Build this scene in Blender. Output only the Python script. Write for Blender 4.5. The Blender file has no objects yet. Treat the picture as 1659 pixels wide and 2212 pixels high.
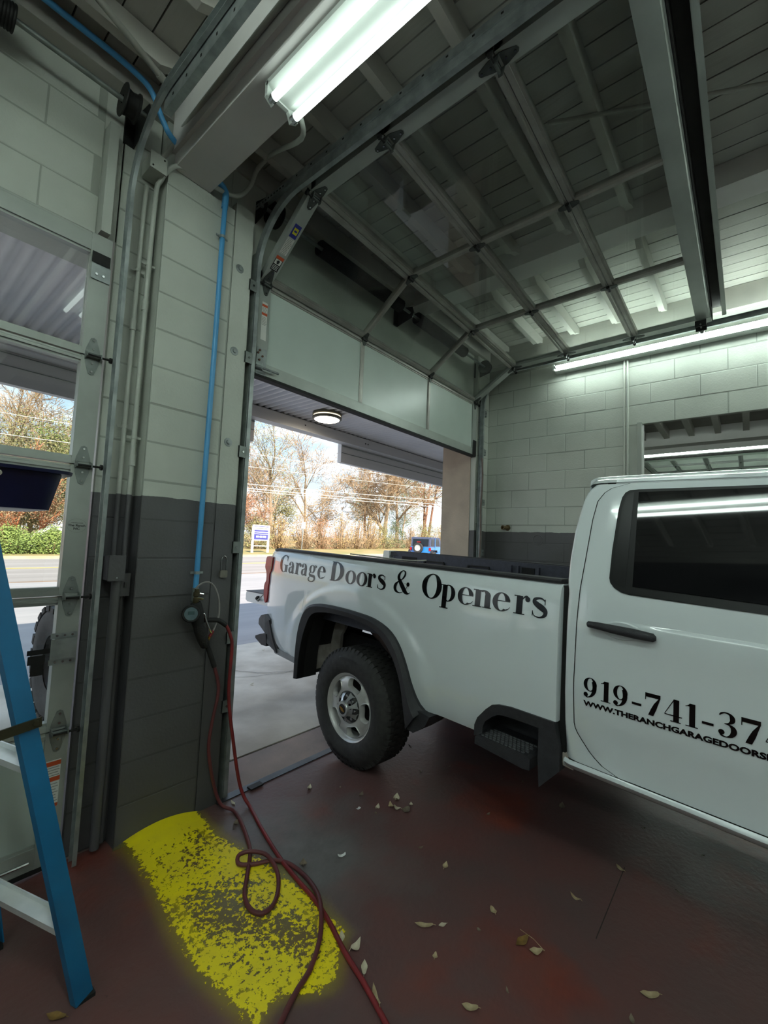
import bpy, bmesh, math, random
from mathutils import Vector, Matrix
import numpy as np
SC = bpy.context.scene
COL = SC.collection
PI = math.pi
# ---------------------------------------------------------------- camera
cam = bpy.data.cameras.new('camera'); cam_o = bpy.data.objects.new('camera', cam); COL.objects.link(cam_o)
cam.sensor_fit = 'HORIZONTAL'; cam.sensor_width = 36.0
cam.lens = 944.194 / 1659 * 36.0
cam.clip_start = 0.02; cam.clip_end = 600
_r = Vector((0.638483, -0.768541, 0.041044)); _u = Vector((-0.081487, -0.014475, 0.996569)); _f = Vector((0.76531, 0.639637, 0.071868))
mw = Matrix.Identity(4)
for i in range(3):
    mw[i][0], mw[i][1], mw[i][2] = _r[i], _u[i], -_f[i]
mw.translation = Vector((0, 0, 1.55))
cam_o.matrix_world = mw
SC.camera = cam_o
# ---------------------------------------------------------------- exposure
SC.view_settings.view_transform = 'Standard'; SC.view_settings.look = 'None'
SC.view_settings.exposure = 1.3; SC.view_settings.gamma = 1.0; SC.view_settings.use_curve_mapping = False
# ---------------------------------------------------------------- sky
def lin(h):
    h = h.lstrip('#'); o = []
    for i in (0, 2, 4):
        c = int(h[i:i + 2], 16) / 255
        o.append(c / 12.92 if c <= 0.04045 else ((c + 0.055) / 1.055) ** 2.4)
    return (o[0], o[1], o[2], 1.0)
W = bpy.data.worlds.new('sky'); SC.world = W; W.use_nodes = True
nt = W.node_tree; nt.nodes.clear()
def N(t, typ, **k):
    n = t.nodes.new(typ)
    for a, b in k.items():
        setattr(n, a, b)
    return n
_o = N(nt, 'ShaderNodeOutputWorld'); _b = N(nt, 'ShaderNodeBackground'); _tc = N(nt, 'ShaderNodeTexCoord')
_sx = N(nt, 'ShaderNodeSeparateXYZ'); _cr = N(nt, 'ShaderNodeValToRGB'); _mp = N(nt, 'ShaderNodeMapping'); _nz = N(nt, 'ShaderNodeTexNoise')
_c2 = N(nt, 'ShaderNodeValToRGB'); _mx = N(nt, 'ShaderNodeMix', data_type='RGBA')
nt.links.new(_tc.outputs['Generated'], _sx.inputs[0]); nt.links.new(_sx.outputs[2], _cr.inputs[0])
e = _cr.color_ramp.elements
e[0].position = 0.0; e[0].color = (0.30, 0.29, 0.28, 1); e[1].position = 1.0; e[1].color = (0.25, 0.45, 0.75, 1)
for p, c in ((0.02, (0.56, 0.62, 0.66, 1)), (0.14, (0.40, 0.53, 0.64, 1)), (0.35, (0.29, 0.44, 0.60, 1))):
    q = e.new(p); q.color = c
_mp.inputs['Scale'].default_value = (1.6, 1.6, 4.2); _mp.inputs['Location'].default_value = (0.35, 0.2, 0.1)
nt.links.new(_tc.outputs['Generated'], _mp.inputs[0]); nt.links.new(_mp.outputs[0], _nz.inputs['Vector'])
_nz.inputs['Scale'].default_value = 2.2; _nz.inputs['Detail'].default_value = 7.0; _nz.inputs['Roughness'].default_value = 0.55
_c2.color_ramp.elements[0].position = 0.46; _c2.color_ramp.elements[0].color = (0, 0, 0, 1)
_c2.color_ramp.elements[1].position = 0.66; _c2.color_ramp.elements[1].color = (1, 1, 1, 1)
nt.links.new(_nz.outputs[0], _c2.inputs[0]); nt.links.new(_c2.outputs[0], _mx.inputs[0])
nt.links.new(_cr.outputs[0], _mx.inputs['A']); _mx.inputs['B'].default_value = (0.86, 0.87, 0.88, 1)
nt.links.new(_mx.outputs['Result'], _b.inputs[0]); _b.inputs[1].default_value = 0.85
nt.links.new(_b.outputs[0], _o.inputs[0])
# ---------------------------------------------------------------- sun (from behind the building)
sun = bpy.data.lights.new('sun', 'SUN'); sun_o = bpy.data.objects.new('sun', sun); COL.objects.link(sun_o)
sun.energy = 4.3; sun.angle = 0.009; sun.color = (1.0, 0.93, 0.80)
sun_o.rotation_euler = Vector((0.28, 0.72, -0.60)).to_track_quat('-Z', 'Y').to_euler()
sun_o.location = (0, -20, 30)
TUBE = 13.0          # emission of the fluorescent tubes
TUBE_COL = (0.84, 1.0, 0.93, 1)

# ---------------------------------------------------------------- materials
MATS = {}
def mat(name, c1, c2=None, scale=5.0, rough=0.6, metal=0.0, bump=0.0, bscale=60.0, coat=0.0, lo=0.35, hi=0.65, detail=4.0, stretch=None, emit=None, estr=0.0, spec=None):
    if name in MATS: return MATS[name]
    m = bpy.data.materials.new(name); m.use_nodes = True; t = m.node_tree
    b = t.nodes['Principled BSDF']
    b.inputs['Roughness'].default_value = rough; b.inputs['Metallic'].default_value = metal
    if coat: b.inputs['Coat Weight'].default_value = coat; b.inputs['Coat Roughness'].default_value = 0.03
    if spec is not None: b.inputs['Specular IOR Level'].default_value = spec
    c1 = lin(c1) if isinstance(c1, str) else c1
    if c2 is None: c2 = tuple(min(1, x * 0.86) for x in c1[:3]) + (1,)
    else: c2 = lin(c2) if isinstance(c2, str) else c2
    tc = N(t, 'ShaderNodeTexCoord'); src = tc.outputs['Object']
    if stretch:
        mp = N(t, 'ShaderNodeMapping'); mp.inputs['Scale'].default_value = stretch
        t.links.new(src, mp.inputs[0]); src = mp.outputs[0]
    nz = N(t, 'ShaderNodeTexNoise'); nz.inputs['Scale'].default_value = scale; nz.inputs['Detail'].default_value = detail
    t.links.new(src, nz.inputs['Vector'])
    cr = N(t, 'ShaderNodeValToRGB'); el = cr.color_ramp.elements
    el[0].position = lo; el[0].color = c1; el[1].position = hi; el[1].color = c2
    t.links.new(nz.outputs[0], cr.inputs[0]); t.links.new(cr.outputs[0], b.inputs['Base Color'])
    if bump:
        n2 = N(t, 'ShaderNodeTexNoise'); n2.inputs['Scale'].default_value = bscale; n2.inputs['Detail'].default_value = 5.0
        t.links.new(src, n2.inputs['Vector'])
        bp = N(t, 'ShaderNodeBump'); bp.inputs['Strength'].default_value = bump; bp.inputs['Distance'].default_value = 0.01
        t.links.new(n2.outputs[0], bp.inputs['Height']); t.links.new(bp.outputs[0], b.inputs['Normal'])
    if emit is not None:
        b.inputs['Emission Color'].default_value = emit; b.inputs['Emission Strength'].default_value = estr
    MATS[name] = m; return m
def glass(name, tint, rough=0.0, refl=1.0):
    if name in MATS: return MATS[name]
    m = bpy.data.materials.new(name); m.use_nodes = True; t = m.node_tree; t.nodes.clear()
    o = N(t, 'ShaderNodeOutputMaterial'); a = N(t, 'ShaderNodeBsdfTransparent'); g = N(t, 'ShaderNodeBsdfGlossy'); mx = N(t, 'ShaderNodeMixShader')
    # Schlick reflectance, the same from both faces of the sheet
    ge = N(t, 'ShaderNodeNewGeometry'); dt = N(t, 'ShaderNodeVectorMath', operation='DOT_PRODUCT'); t.links.new(ge.outputs['Normal'], dt.inputs[0]); t.links.new(ge.outputs['Incoming'], dt.inputs[1])
    ab = N(t, 'ShaderNodeMath', operation='ABSOLUTE'); t.links.new(dt.outputs['Value'], ab.inputs[0])
    om = N(t, 'ShaderNodeMath', operation='SUBTRACT'); om.inputs[0].default_value = 1.0; t.links.new(ab.outputs[0], om.inputs[1])
    pw = N(t, 'ShaderNodeMath', operation='POWER'); pw.inputs[1].default_value = 5.0; t.links.new(om.outputs[0], pw.inputs[0])
    f = N(t, 'ShaderNodeMath', operation='MULTIPLY_ADD'); f.inputs[1].default_value = 0.95; f.inputs[2].default_value = 0.042; t.links.new(pw.outputs[0], f.inputs[0])
    tc = N(t, 'ShaderNodeTexCoord'); nz = N(t, 'ShaderNodeTexNoise'); nz.inputs['Scale'].default_value = 1.2
    t.links.new(tc.outputs['Object'], nz.inputs['Vector'])
    cr = N(t, 'ShaderNodeValToRGB'); cr.color_ramp.elements[0].color = tint; cr.color_ramp.elements[1].color = tuple(x * 0.97 for x in tint[:3]) + (1,)
    t.links.new(nz.outputs[0], cr.inputs[0]); t.links.new(cr.outputs[0], a.inputs[0])
    g.inputs['Roughness'].default_value = rough; g.inputs['Color'].default_value = (refl, refl, refl, 1)
    t.links.new(f.outputs[0], mx.inputs[0]); t.links.new(a.outputs[0], mx.inputs[1]); t.links.new(g.outputs[0], mx.inputs[2])
    t.links.new(mx.outputs[0], o.inputs[0]); MATS[name] = m; return m
M_white = mat('painted block white', '#b9bdb4', '#adb1a8', 2.0, 0.55, bump=0.35, bscale=90)
M_grey = mat('painted block grey', '#5a5957', '#504f4d', 3.0, 0.55, bump=0.35, bscale=90)
M_mortar = mat('painted mortar', '#83867f', '#74776f', 8.0, 0.8)
M_mortarg = mat('painted mortar grey', '#474644', '#3e3d3b', 8.0, 0.8)
M_trim = mat('white painted timber', '#a9ada5', '#979b93', 3.0, 0.6, stretch=(1, 1, .15))
M_trimg = mat('grey painted timber', '#4d4c4a', '#454442', 3.0, 0.6)
M_ceil = mat('ceiling plank paint', '#a9a8a0', '#9b9a92', 3.0, 0.75, bump=0.2, stretch=(1, .1, 1))
M_joist = mat('ceiling joist paint', '#b3b1a9', '#a3a199', 3.0, 0.7, stretch=(.2, 1, 1))
M_gap = mat('dark gap', '#26251f', '#1d1c18', 5.0, 0.9)
M_beam = mat('beam paint', '#cfccc9', '#c3c0bd', 2.0, 0.6)
M_alu = mat('white aluminium', '#a7aca6', '#989d97', 4.0, 0.42, metal=0.25)
M_rail = mat('shaded rail aluminium', '#a3a29b', '#918f88', 6.0, 0.40, metal=0.4)  # shade of the downward-facing rails put into the colour
M_alud = mat('mill aluminium', '#8e9089', '#797b75', 6.0, 0.40, metal=0.75)
M_galv = mat('galvanised steel', '#a3a9a8', '#868d8c', 14.0, 0.40, metal=0.55, bump=0.05)
M_steel = mat('hinge steel', '#8a908d', '#767c79', 14.0, 0.42, metal=0.55)
M_steeld = mat('shaded hinge steel', '#5a5e5b', '#474b48', 14.0, 0.45, metal=0.6)  # darker copy of the hinge steel, shade on the raised door painted in
M_iron = mat('black iron', '#1d1c1b', '#121211', 20.0, 0.6, metal=0.3)
M_rubber = mat('black rubber', '#191919', '#111111', 20.0, 0.75)
M_conduit = mat('painted conduit', '#9a9a92', '#8c8c84', 5.0, 0.5)
M_conduitg = mat('grey painted conduit', '#4b4a48', '#42413f', 5.0, 0.5)
M_blue = mat('blue air pipe', '#4c97c9', '#448dbf', 6.0, 0.4)
M_panel = mat('frosted panel', '#b9c4bd', '#aeb9b2', 1.5, 0.3)
M_glass = glass('clear glass', (0.955, 0.975, 0.96, 1))
M_tube = mat('fluorescent tube', (1, 1, 1, 1), (1, 1, 1, 1), emit=TUBE_COL, estr=TUBE)
M_tubed = mat('dimmed fluorescent tube', (1, 1, 1, 1), (1, 1, 1, 1), emit=TUBE_COL, estr=1.7)  # emission turned down so the tube housing does not wash out
M_tubew = mat('bright fluorescent tube', (1, 1, 1, 1), (1, 1, 1, 1), emit=TUBE_COL, estr=TUBE * 1.6)
M_fix = mat('fixture enamel', '#c9cfc9', '#bcc2bc', 3.0, 0.35)
M_chrome = mat('bright steel', '#c4c6c6', '#a8aaaa', 20.0, 0.22, metal=1.0)
M_brass = mat('brass', '#b08a3c', '#8d6c2b', 20.0, 0.35, metal=1.0)

# ---------------------------------------------------------------- mesh building
class MB:
    def __init__(s): s.v = []; s.f = []
    def add(s, vs, fs):
        n = len(s.v); s.v += [tuple(p) for p in vs]; s.f += [tuple(i + n for i in q) for q in fs]; return s
    def box(s, x0, x1, y0, y1, z0, z1):
        return s.add([(x, y, z) for z in (z0, z1) for y in (y0, y1) for x in (x0, x1)],
                     [(0, 2, 3, 1), (4, 5, 7, 6), (0, 1, 5, 4), (2, 6, 7, 3), (0, 4, 6, 2), (1, 3, 7, 5)])
    def obb(s, c, a, b, d):
        c, a, b, d = map(Vector, (c, a, b, d))
        return s.add([c + a * x + b * y + d * z for z in (-1, 1) for y in (-1, 1) for x in (-1, 1)],
                     [(0, 2, 3, 1), (4, 5, 7, 6), (0, 1, 5, 4), (2, 6, 7, 3), (0, 4, 6, 2), (1, 3, 7, 5)])
    def bar(s, p, q, w, h, up=(0, 0, 1)):
        p, q, up = Vector(p), Vector(q), Vector(up)
        d = (q - p); l = d.length; d.normalize(); a = d.cross(up).normalized(); b = a.cross(d)
        return s.obb((p + q) / 2, d * (l / 2), a * (w / 2), b * (h / 2))
    def tube(s, path, r, n=8, caps=True):
        P = [Vector(p) for p in path]; m = len(P); rad = r if isinstance(r, (list, tuple)) else [r] * m
        t0 = (P[1] - P[0]).normalized(); ref = Vector((0, 0, 1)) if abs(t0.z) < 0.9 else Vector((1, 0, 0))
        u = t0.cross(ref).normalized(); vs = []; prev = t0
        for i in range(m):
            t = (P[min(i + 1, m - 1)] - P[max(i - 1, 0)])
            t = t.normalized() if t.length > 1e-9 else prev
            u = (u - t * u.dot(t)); u = u.normalized() if u.length > 1e-6 else t.orthogonal().normalized()
            w = t.cross(u); prev = t
            for k in range(n):
                a = 2 * PI * k / n; vs.append(P[i] + (u * math.cos(a) + w * math.sin(a)) * rad[i])
        fs = [(i * n + k, i * n + (k + 1) % n, (i + 1) * n + (k + 1) % n, (i + 1) * n + k) for i in range(m - 1) for k in range(n)]
        if caps: fs += [tuple(range(n - 1, -1, -1)), tuple((m - 1) * n + k for k in range(n))]
        return s.add(vs, fs)
    def sweep(s, path, prof, side, nrm):
        # closed 2D profile (a,b) swept on path; side/nrm are per-point frames
        m = len(path); n = len(prof); vs = []
        for p, a, b in zip(path, side, nrm):
            p, a, b = Vector(p), Vector(a), Vector(b)
            vs += [p + a * x + b * y for x, y in prof]
        fs = [(i * n + k, i * n + (k + 1) % n, (i + 1) * n + (k + 1) % n, (i + 1) * n + k) for i in range(m - 1) for k in range(n)]
        fs += [tuple(range(n - 1, -1, -1)), tuple((m - 1) * n + k for k in range(n))]
        return s.add(vs, fs)
    def prism(s, poly, fn, w0, w1):
        n = len(poly); vs = [fn(u, v, w0) for u, v in poly] + [fn(u, v, w1) for u, v in poly]
        fs = [tuple(range(n - 1, -1, -1)), tuple(range(n, 2 * n))] + [(k, (k + 1) % n, n + (k + 1) % n, n + k) for k in range(n)]
        return s.add(vs, fs)
    def lathe(s, prof, o, ax, n=24, u=None, caps=False):
        o, ax = Vector(o), Vector(ax).normalized(); u = Vector(u).normalized() if u else ax.orthogonal().normalized(); w = ax.cross(u)
        vs = [o + ax * h + (u * math.cos(2 * PI * k / n) + w * math.sin(2 * PI * k / n)) * r for r, h in prof for k in range(n)]
        m = len(prof)
        fs = [(i * n + k, i * n + (k + 1) % n, (i + 1) * n + (k + 1) % n, (i + 1) * n + k) for i in range(m - 1) for k in range(n)]
        if caps: fs += [tuple(range(n - 1, -1, -1)), tuple((m - 1) * n + k for k in range(n))]
        return s.add(vs, fs)
    def grid(s, rows, closed=False):
        n = len(rows[0]); vs = [p for r in rows for p in r]; fs = []
        for i in range(len(rows) - 1):
            for k in range(n if closed else n - 1):
                fs.append((i * n + k, i * n + (k + 1) % n, (i + 1) * n + (k + 1) % n, (i + 1) * n + k))
        return s.add(vs, fs)
    def map(s, fn): s.v = [tuple(fn(*p)) for p in s.v]; return s
    def join(s, o): return s.add(o.v, o.f)
WO = {}                       # world origin of every linked object
def put(name, mb, m, parent=None, label=None, cat=None, group=None, kind=None, smooth=None, base=None):
    me = bpy.data.meshes.new(name)
    if parent is not None: o0 = WO[parent.name]
    elif base is not None: o0 = Vector(base)
    else:
        a = np.array(mb.v); lo, hi = a.min(0), a.max(0); o0 = Vector(((lo[0] + hi[0]) / 2, (lo[1] + hi[1]) / 2, lo[2]))
    me.from_pydata([(p[0] - o0.x, p[1] - o0.y, p[2] - o0.z) for p in mb.v], [], mb.f)
    me.materials.append(m)
    if smooth:
        me.shade_smooth(); me.set_sharp_from_angle(angle=math.radians(smooth))
    ob = bpy.data.objects.new(name, me); COL.objects.link(ob); WO[ob.name] = o0
    if parent is not None: ob.parent = parent
    else: ob.location = o0
    tag(ob, label, cat, group, kind); return ob
def tag(o, label=None, cat=None, group=None, kind=None):
    if label: o['label'] = label
    if cat: o['category'] = cat
    if group: o['group'] = group
    if kind: o['kind'] = kind
def thing(name, loc, label=None, cat=None, group=None, kind=None):
    o = bpy.data.objects.new(name, None); o.empty_display_size = 0.1; COL.objects.link(o); o.location = loc; WO[o.name] = Vector(loc)
    tag(o, label, cat, group, kind); return o
def copy_of(o, loc, parent, scale=(1, 1, 1)):
    c = o.copy(); COL.objects.link(c); c.location = loc; c.scale = scale; c.parent = parent; return c
def smooth_path(P, n=6):
    P = [Vector(p) for p in P]; out = []
    for i in range(len(P) - 1):
        a, b, c, d = P[max(i - 1, 0)], P[i], P[i + 1], P[min(i + 2, len(P) - 1)]
        for k in range(n):
            t = k / n
            out.append(0.5 * ((2 * b) + (c - a) * t + (2 * a - 5 * b + 4 * c - d) * t * t + (3 * b - a - 3 * c + d) * t ** 3))
    return out + [P[-1]]
def text_shape(body, size=1.0, bold=0.0, align='LEFT', spacing=1.0):
    cu = bpy.data.curves.new('t', 'FONT'); cu.body = body; cu.size = size; cu.offset = bold; cu.align_x = align; cu.space_character = spacing; cu.resolution_u = 3
    ob = bpy.data.objects.new('t', cu); COL.objects.link(ob)
    dg = bpy.context.evaluated_depsgraph_get(); me = ob.evaluated_get(dg).to_mesh()
    vs = [(v.co.x, v.co.y) for v in me.vertices]; fs = [tuple(p.vertices) for p in me.polygons]
    ob.evaluated_get(dg).to_mesh_clear(); bpy.data.objects.remove(ob); bpy.data.curves.remove(cu)
    return vs, fs
def rnd_rect(w, h, r, n=4):
    P = []
    for cx, cy, a0 in ((w / 2 - r, h / 2 - r, 0), (-w / 2 + r, h / 2 - r, PI / 2), (-w / 2 + r, -h / 2 + r, PI), (w / 2 - r, -h / 2 + r, 1.5 * PI)):
        for k in range(n + 1):
            a = a0 + PI / 2 * k / n; P.append((cx + r * math.cos(a), cy + r * math.sin(a)))
    return P
# ================================================================ ROOM
def wall_paint(nm='two tone wall paint', cs=('#a6aaa1', '#b6bab1', '#4b4a48', '#57565a')):
    m = bpy.data.materials.new(nm); m.use_nodes = True; t = m.node_tree; b = t.nodes['Principled BSDF']
    b.inputs['Roughness'].default_value = 0.5
    g = N(t, 'ShaderNodeNewGeometry'); sx = N(t, 'ShaderNodeSeparateXYZ'); t.links.new(g.outputs['Position'], sx.inputs[0])
    nz = N(t, 'ShaderNodeTexNoise'); nz.inputs['Scale'].default_value = 9.0; nz.inputs['Detail'].default_value = 4.0
    t.links.new(g.outputs['Position'], nz.inputs['Vector'])
    ma = N(t, 'ShaderNodeMath', operation='MULTIPLY_ADD'); ma.inputs[1].default_value = 0.02
    t.links.new(nz.outputs[0], ma.inputs[0]); t.links.new(sx.outputs[2], ma.inputs[2])
    gt = N(t, 'ShaderNodeMath', operation='GREATER_THAN'); gt.inputs[1].default_value = 1.758; t.links.new(ma.outputs[0], gt.inputs[0])
    n2 = N(t, 'ShaderNodeTexNoise'); n2.inputs['Scale'].default_value = 1.7; n2.inputs['Detail'].default_value = 6.0; t.links.new(g.outputs['Position'], n2.inputs['Vector'])
    r1 = N(t, 'ShaderNodeValToRGB'); r1.color_ramp.elements[0].position = .3; r1.color_ramp.elements[0].color = lin(cs[0]); r1.color_ramp.elements[1].position = .6; r1.color_ramp.elements[1].color = lin(cs[1])
    r2 = N(t, 'ShaderNodeValToRGB'); r2.color_ramp.elements[0].position = .3; r2.color_ramp.elements[0].color = lin(cs[2]); r2.color_ramp.elements[1].position = .7; r2.color_ramp.elements[1].color = lin(cs[3])
    t.links.new(n2.outputs[0], r1.inputs[0]); t.links.new(n2.outputs[0], r2.inputs[0])
    mx = N(t, 'ShaderNodeMix', data_type='RGBA'); t.links.new(gt.outputs[0], mx.inputs[0]); t.links.new(r2.outputs[0], mx.inputs['A']); t.links.new(r1.outputs[0], mx.inputs['B'])
    t.links.new(mx.outputs['Result'], b.inputs['Base Color'])
    n3 = N(t, 'ShaderNodeTexNoise'); n3.inputs['Scale'].default_value = 70.0; n3.inputs['Detail'].default_value = 6.0; t.links.new(g.outputs['Position'], n3.inputs['Vector'])
    bp = N(t, 'ShaderNodeBump'); bp.inputs['Strength'].default_value = .16; bp.inputs['Distance'].default_value = .01
    t.links.new(n3.outputs[0], bp.inputs['Height']); t.links.new(bp.outputs[0], b.inputs['Normal'])
    return m
M_wall = wall_paint()
M_mortar = wall_paint('two tone mortar paint', ('#858980', '#959990', '#403f3d', '#4a494b'))
def floor_paint():
    m = bpy.data.materials.new('worn red floor paint'); m.use_nodes = True; t = m.node_tree; b = t.nodes['Principled BSDF']
    tc = N(t, 'ShaderNodeTexCoord'); P = tc.outputs['Object']
    def noise(s, d=5, r=.55, loc=(0, 0, 0)):
        mp = N(t, 'ShaderNodeMapping'); mp.inputs['Location'].default_value = loc; t.links.new(P, mp.inputs[0])
        n = N(t, 'ShaderNodeTexNoise'); n.inputs['Scale'].default_value = s; n.inputs['Detail'].default_value = d; n.inputs['Roughness'].default_value = r
        t.links.new(mp.outputs[0], n.inputs['Vector']); return n.outputs[0]
    def ramp(src, *st):
        r = N(t, 'ShaderNodeValToRGB'); el = r.color_ramp.elements
        el[0].position, el[0].color = st[0]; el[1].position, el[1].color = st[1]
        for p, c in st[2:]:
            q = el.new(p); q.color = c
        t.links.new(src, r.inputs[0]); return r.outputs[0]
    def mix(f, a, c):
        x = N(t, 'ShaderNodeMix', data_type='RGBA'); t.links.new(f, x.inputs[0]); t.links.new(a, x.inputs['A']); t.links.new(c, x.inputs['B']); return x.outputs['Result']
    base = ramp(noise(2.2), (.30, lin('#5d4c4b')), (.70, lin('#6d4744')))
    redp = ramp(noise(9.0), (.3, lin('#85402f')), (.7, lin('#733a33')))
    m1 = ramp(noise(1.5, 4, .5, (3, 1, 0)), (.56, (0, 0, 0, 1)), (.70, (.8, .8, .8, 1)))
    c = mix(m1, base, redp)
    grey = ramp(noise(12.0), (.3, lin('#62605f')), (.7, lin('#747271')))
    sx = N(t, 'ShaderNodeSeparateXYZ'); t.links.new(P, sx.inputs[0])
    # wear: the painted strip by the doorway and under the pillar is rubbed to bare grey concrete
    dx = N(t, 'ShaderNodeVectorMath', operation='DISTANCE'); dx.inputs[1].default_value = (1.55, 1.75, 0); t.links.new(P, dx.inputs[0])
    nn = N(t, 'ShaderNodeMath', operation='MULTIPLY_ADD'); nn.inputs[1].default_value = .9; t.links.new(noise(3.0, 6), nn.inputs[0]); t.links.new(dx.outputs['Value'], nn.inputs[2])
    m2 = ramp(nn.outputs[0], (.62, (.9, .9, .9, 1)), (1.0, (0, 0, 0, 1)))
    c = mix(m2, c, grey)
    spk = ramp(noise(60.0, 3), (.68, (0, 0, 0, 1)), (.78, (.5, .5, .5, 1)))
    dk = ramp(noise(20.0), (.3, lin('#2b2322')), (.7, lin('#3a2f2d')))
    c = mix(spk, c, dk)
    t.links.new(c, b.inputs['Base Color'])
    r = N(t, 'ShaderNodeMapRange'); r.inputs[3].default_value = .30; r.inputs[4].default_value = .55; t.links.new(noise(4.0, 6, .6, (7, 2, 0)), r.inputs[0]); t.links.new(r.outputs[0], b.inputs['Roughness'])
    b.inputs['Specular IOR Level'].default_value = .35
    bp = N(t, 'ShaderNodeBump'); bp.inputs['Strength'].default_value = .25; bp.inputs['Distance'].default_value = .01
    t.links.new(noise(35.0, 8), bp.inputs['Height']); t.links.new(bp.outputs[0], b.inputs['Normal'])
    return m
Z0 = (0, 0, 0)
floor = put('floor', MB().box(-4.2, 5.02, -5.6, 2.40, -.15, 0), floor_paint(), base=Z0, kind='structure')
put('floor_edge', MB().box(-4.2, 1.458, 2.40, 2.50, -.15, 0), MATS['worn red floor paint'] if 'worn red floor paint' in MATS else floor.data.materials[0], floor)
put('floor', MB().box(5.02, 17, -5.6, 2.9, -.15, -.001), mat('next bay concrete', '#6c6663', '#5c5653', 2, .6), base=Z0, kind='structure')
put('joint', MB().box(2.03, 2.56, .492, .496, .0004, .0011), mat('floor joint', '#3b3230', '#332a29', 9, .8), floor)
# yellow paint stripe running out from the foot of the pillar
def yellow_paint():
    m = bpy.data.materials.new('worn yellow paint'); m.use_nodes = True; t = m.node_tree; b = t.nodes['Principled BSDF']; b.inputs['Roughness'].default_value = .5
    out = t.nodes['Material Output']
    tc = N(t, 'ShaderNodeTexCoord'); P = tc.outputs['Object']
    def noise(s, d=6, r=.6):
        n = N(t, 'ShaderNodeTexNoise'); n.inputs['Scale'].default_value = s; n.inputs['Detail'].default_value = d; n.inputs['Roughness'].default_value = r; t.links.new(P, n.inputs['Vector']); return n.outputs[0]
    cr = N(t, 'ShaderNodeValToRGB'); cr.color_ramp.elements[0].position = .3; cr.color_ramp.elements[0].color = lin('#fbe400'); cr.color_ramp.elements[1].position = .7; cr.color_ramp.elements[1].color = lin('#ead22a')
    t.links.new(noise(6), cr.inputs[0]); t.links.new(cr.outputs[0], b.inputs['Base Color'])
    at = N(t, 'ShaderNodeAttribute', attribute_name='keep')
    # chips of paint: sharp threshold of noise against the amount of paint kept
    a1 = N(t, 'ShaderNodeMath', operation='ADD'); a0 = N(t, 'ShaderNodeMath', operation='MULTIPLY_ADD'); a0.inputs[1].default_value = 1.5; a0.inputs[2].default_value = -.25; t.links.new(noise(44, 6, .7), a0.inputs[0]); t.links.new(a0.outputs[0], a1.inputs[0])
    a2 = N(t, 'ShaderNodeMath', operation='MULTIPLY_ADD'); t.links.new(noise(5, 3), a2.inputs[0]); a2.inputs[1].default_value = .55; t.links.new(at.outputs['Fac'], a2.inputs[2])
    t.links.new(a2.outputs[0], a1.inputs[1])
    th = N(t, 'ShaderNodeMapRange'); th.inputs[1].default_value = 1.22; th.inputs[2].default_value = 1.27; t.links.new(a1.outputs[0], th.inputs[0])
    # overspray: thin soft veil around the border
    sp = N(t, 'ShaderNodeAttribute', attribute_name='veil')
    mxx = N(t, 'ShaderNodeMath', operation='MAXIMUM'); t.links.new(th.outputs[0], mxx.inputs[0]); t.links.new(sp.outputs['Fac'], mxx.inputs[1])
    tr = N(t, 'ShaderNodeBsdfTransparent'); mx = N(t, 'ShaderNodeMixShader')
    t.links.new(mxx.outputs[0], mx.inputs[0]); t.links.new(tr.outputs[0], mx.inputs[1]); t.links.new(b.outputs[0], mx.inputs[2]); t.links.new(mx.outputs[0], out.inputs[0])
    return m
def paint_patch():
    x0, x1, y0, y1 = .80, 1.47, 1.05, 2.398; nx, ny = 56, 100
    vs = []; keep = []; veil = []
    def sd(x, y):                                   # signed distance inside the stripe
        cx = 1.118; w = .192 + .03 * math.sin(y * 5)
        return min(w - abs(x - cx - .03), y - 1.21 - .1 * abs(x - 1.1) + .05 * math.sin(x * 17))
    for j in range(ny + 1):
        for i in range(nx + 1):
            x = x0 + (x1 - x0) * i / nx; y = y0 + (y1 - y0) * j / ny
            d = sd(x, y)
            h = .05 * max(0, 1 - ((x - 1.13) / .24) ** 2) * max(0, 1 - (2.398 - y) / .35) ** 1.5
            vs.append((x, y, .0012 + h))
            wear = .20 * math.exp(-((x - 1.2) ** 2 / .012 + (y - 1.42) ** 2 / .02)) + .22 * math.exp(-((x - 1.10) ** 2 / .02 + (y - 1.72) ** 2 / .03)) + .10 * math.exp(-((x - 1.22) ** 2 / .01 + (y - 2.15) ** 2 / .02)) + .03
            k = .62 - wear + .35 * max(0, (y - 2.2) / .2) if d > .0 else .62 + d * 9 - wear
            keep.append(k); veil.append(max(0, min(.5, .30 + d * 4.0)) if d < .05 else .12)
    fs = [(j * (nx + 1) + i, j * (nx + 1) + i + 1, (j + 1) * (nx + 1) + i + 1, (j + 1) * (nx + 1) + i) for j in range(ny) for i in range(nx)]
    o = put('yellow_paint', MB().add(vs, fs), yellow_paint(), floor, label='worn yellow safety paint on the floor', smooth=60)
    for nm, d in (('keep', keep), ('veil', veil)):
        a = o.data.attributes.new(nm, 'FLOAT', 'POINT'); a.data.foreach_set('value', d)
paint_patch()
put('threshold_plate', MB().box(1.46, 4.62, 2.385, 2.44, -.02, .006), mat('worn steel strip', '#5d6064', '#4b4d50', 8, .45, metal=.7), floor, label='steel strip across the doorway')
put('strip_clip', MB().box(1.67, 1.76, 2.365, 2.41, .006, .014), M_iron, floor)

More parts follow.
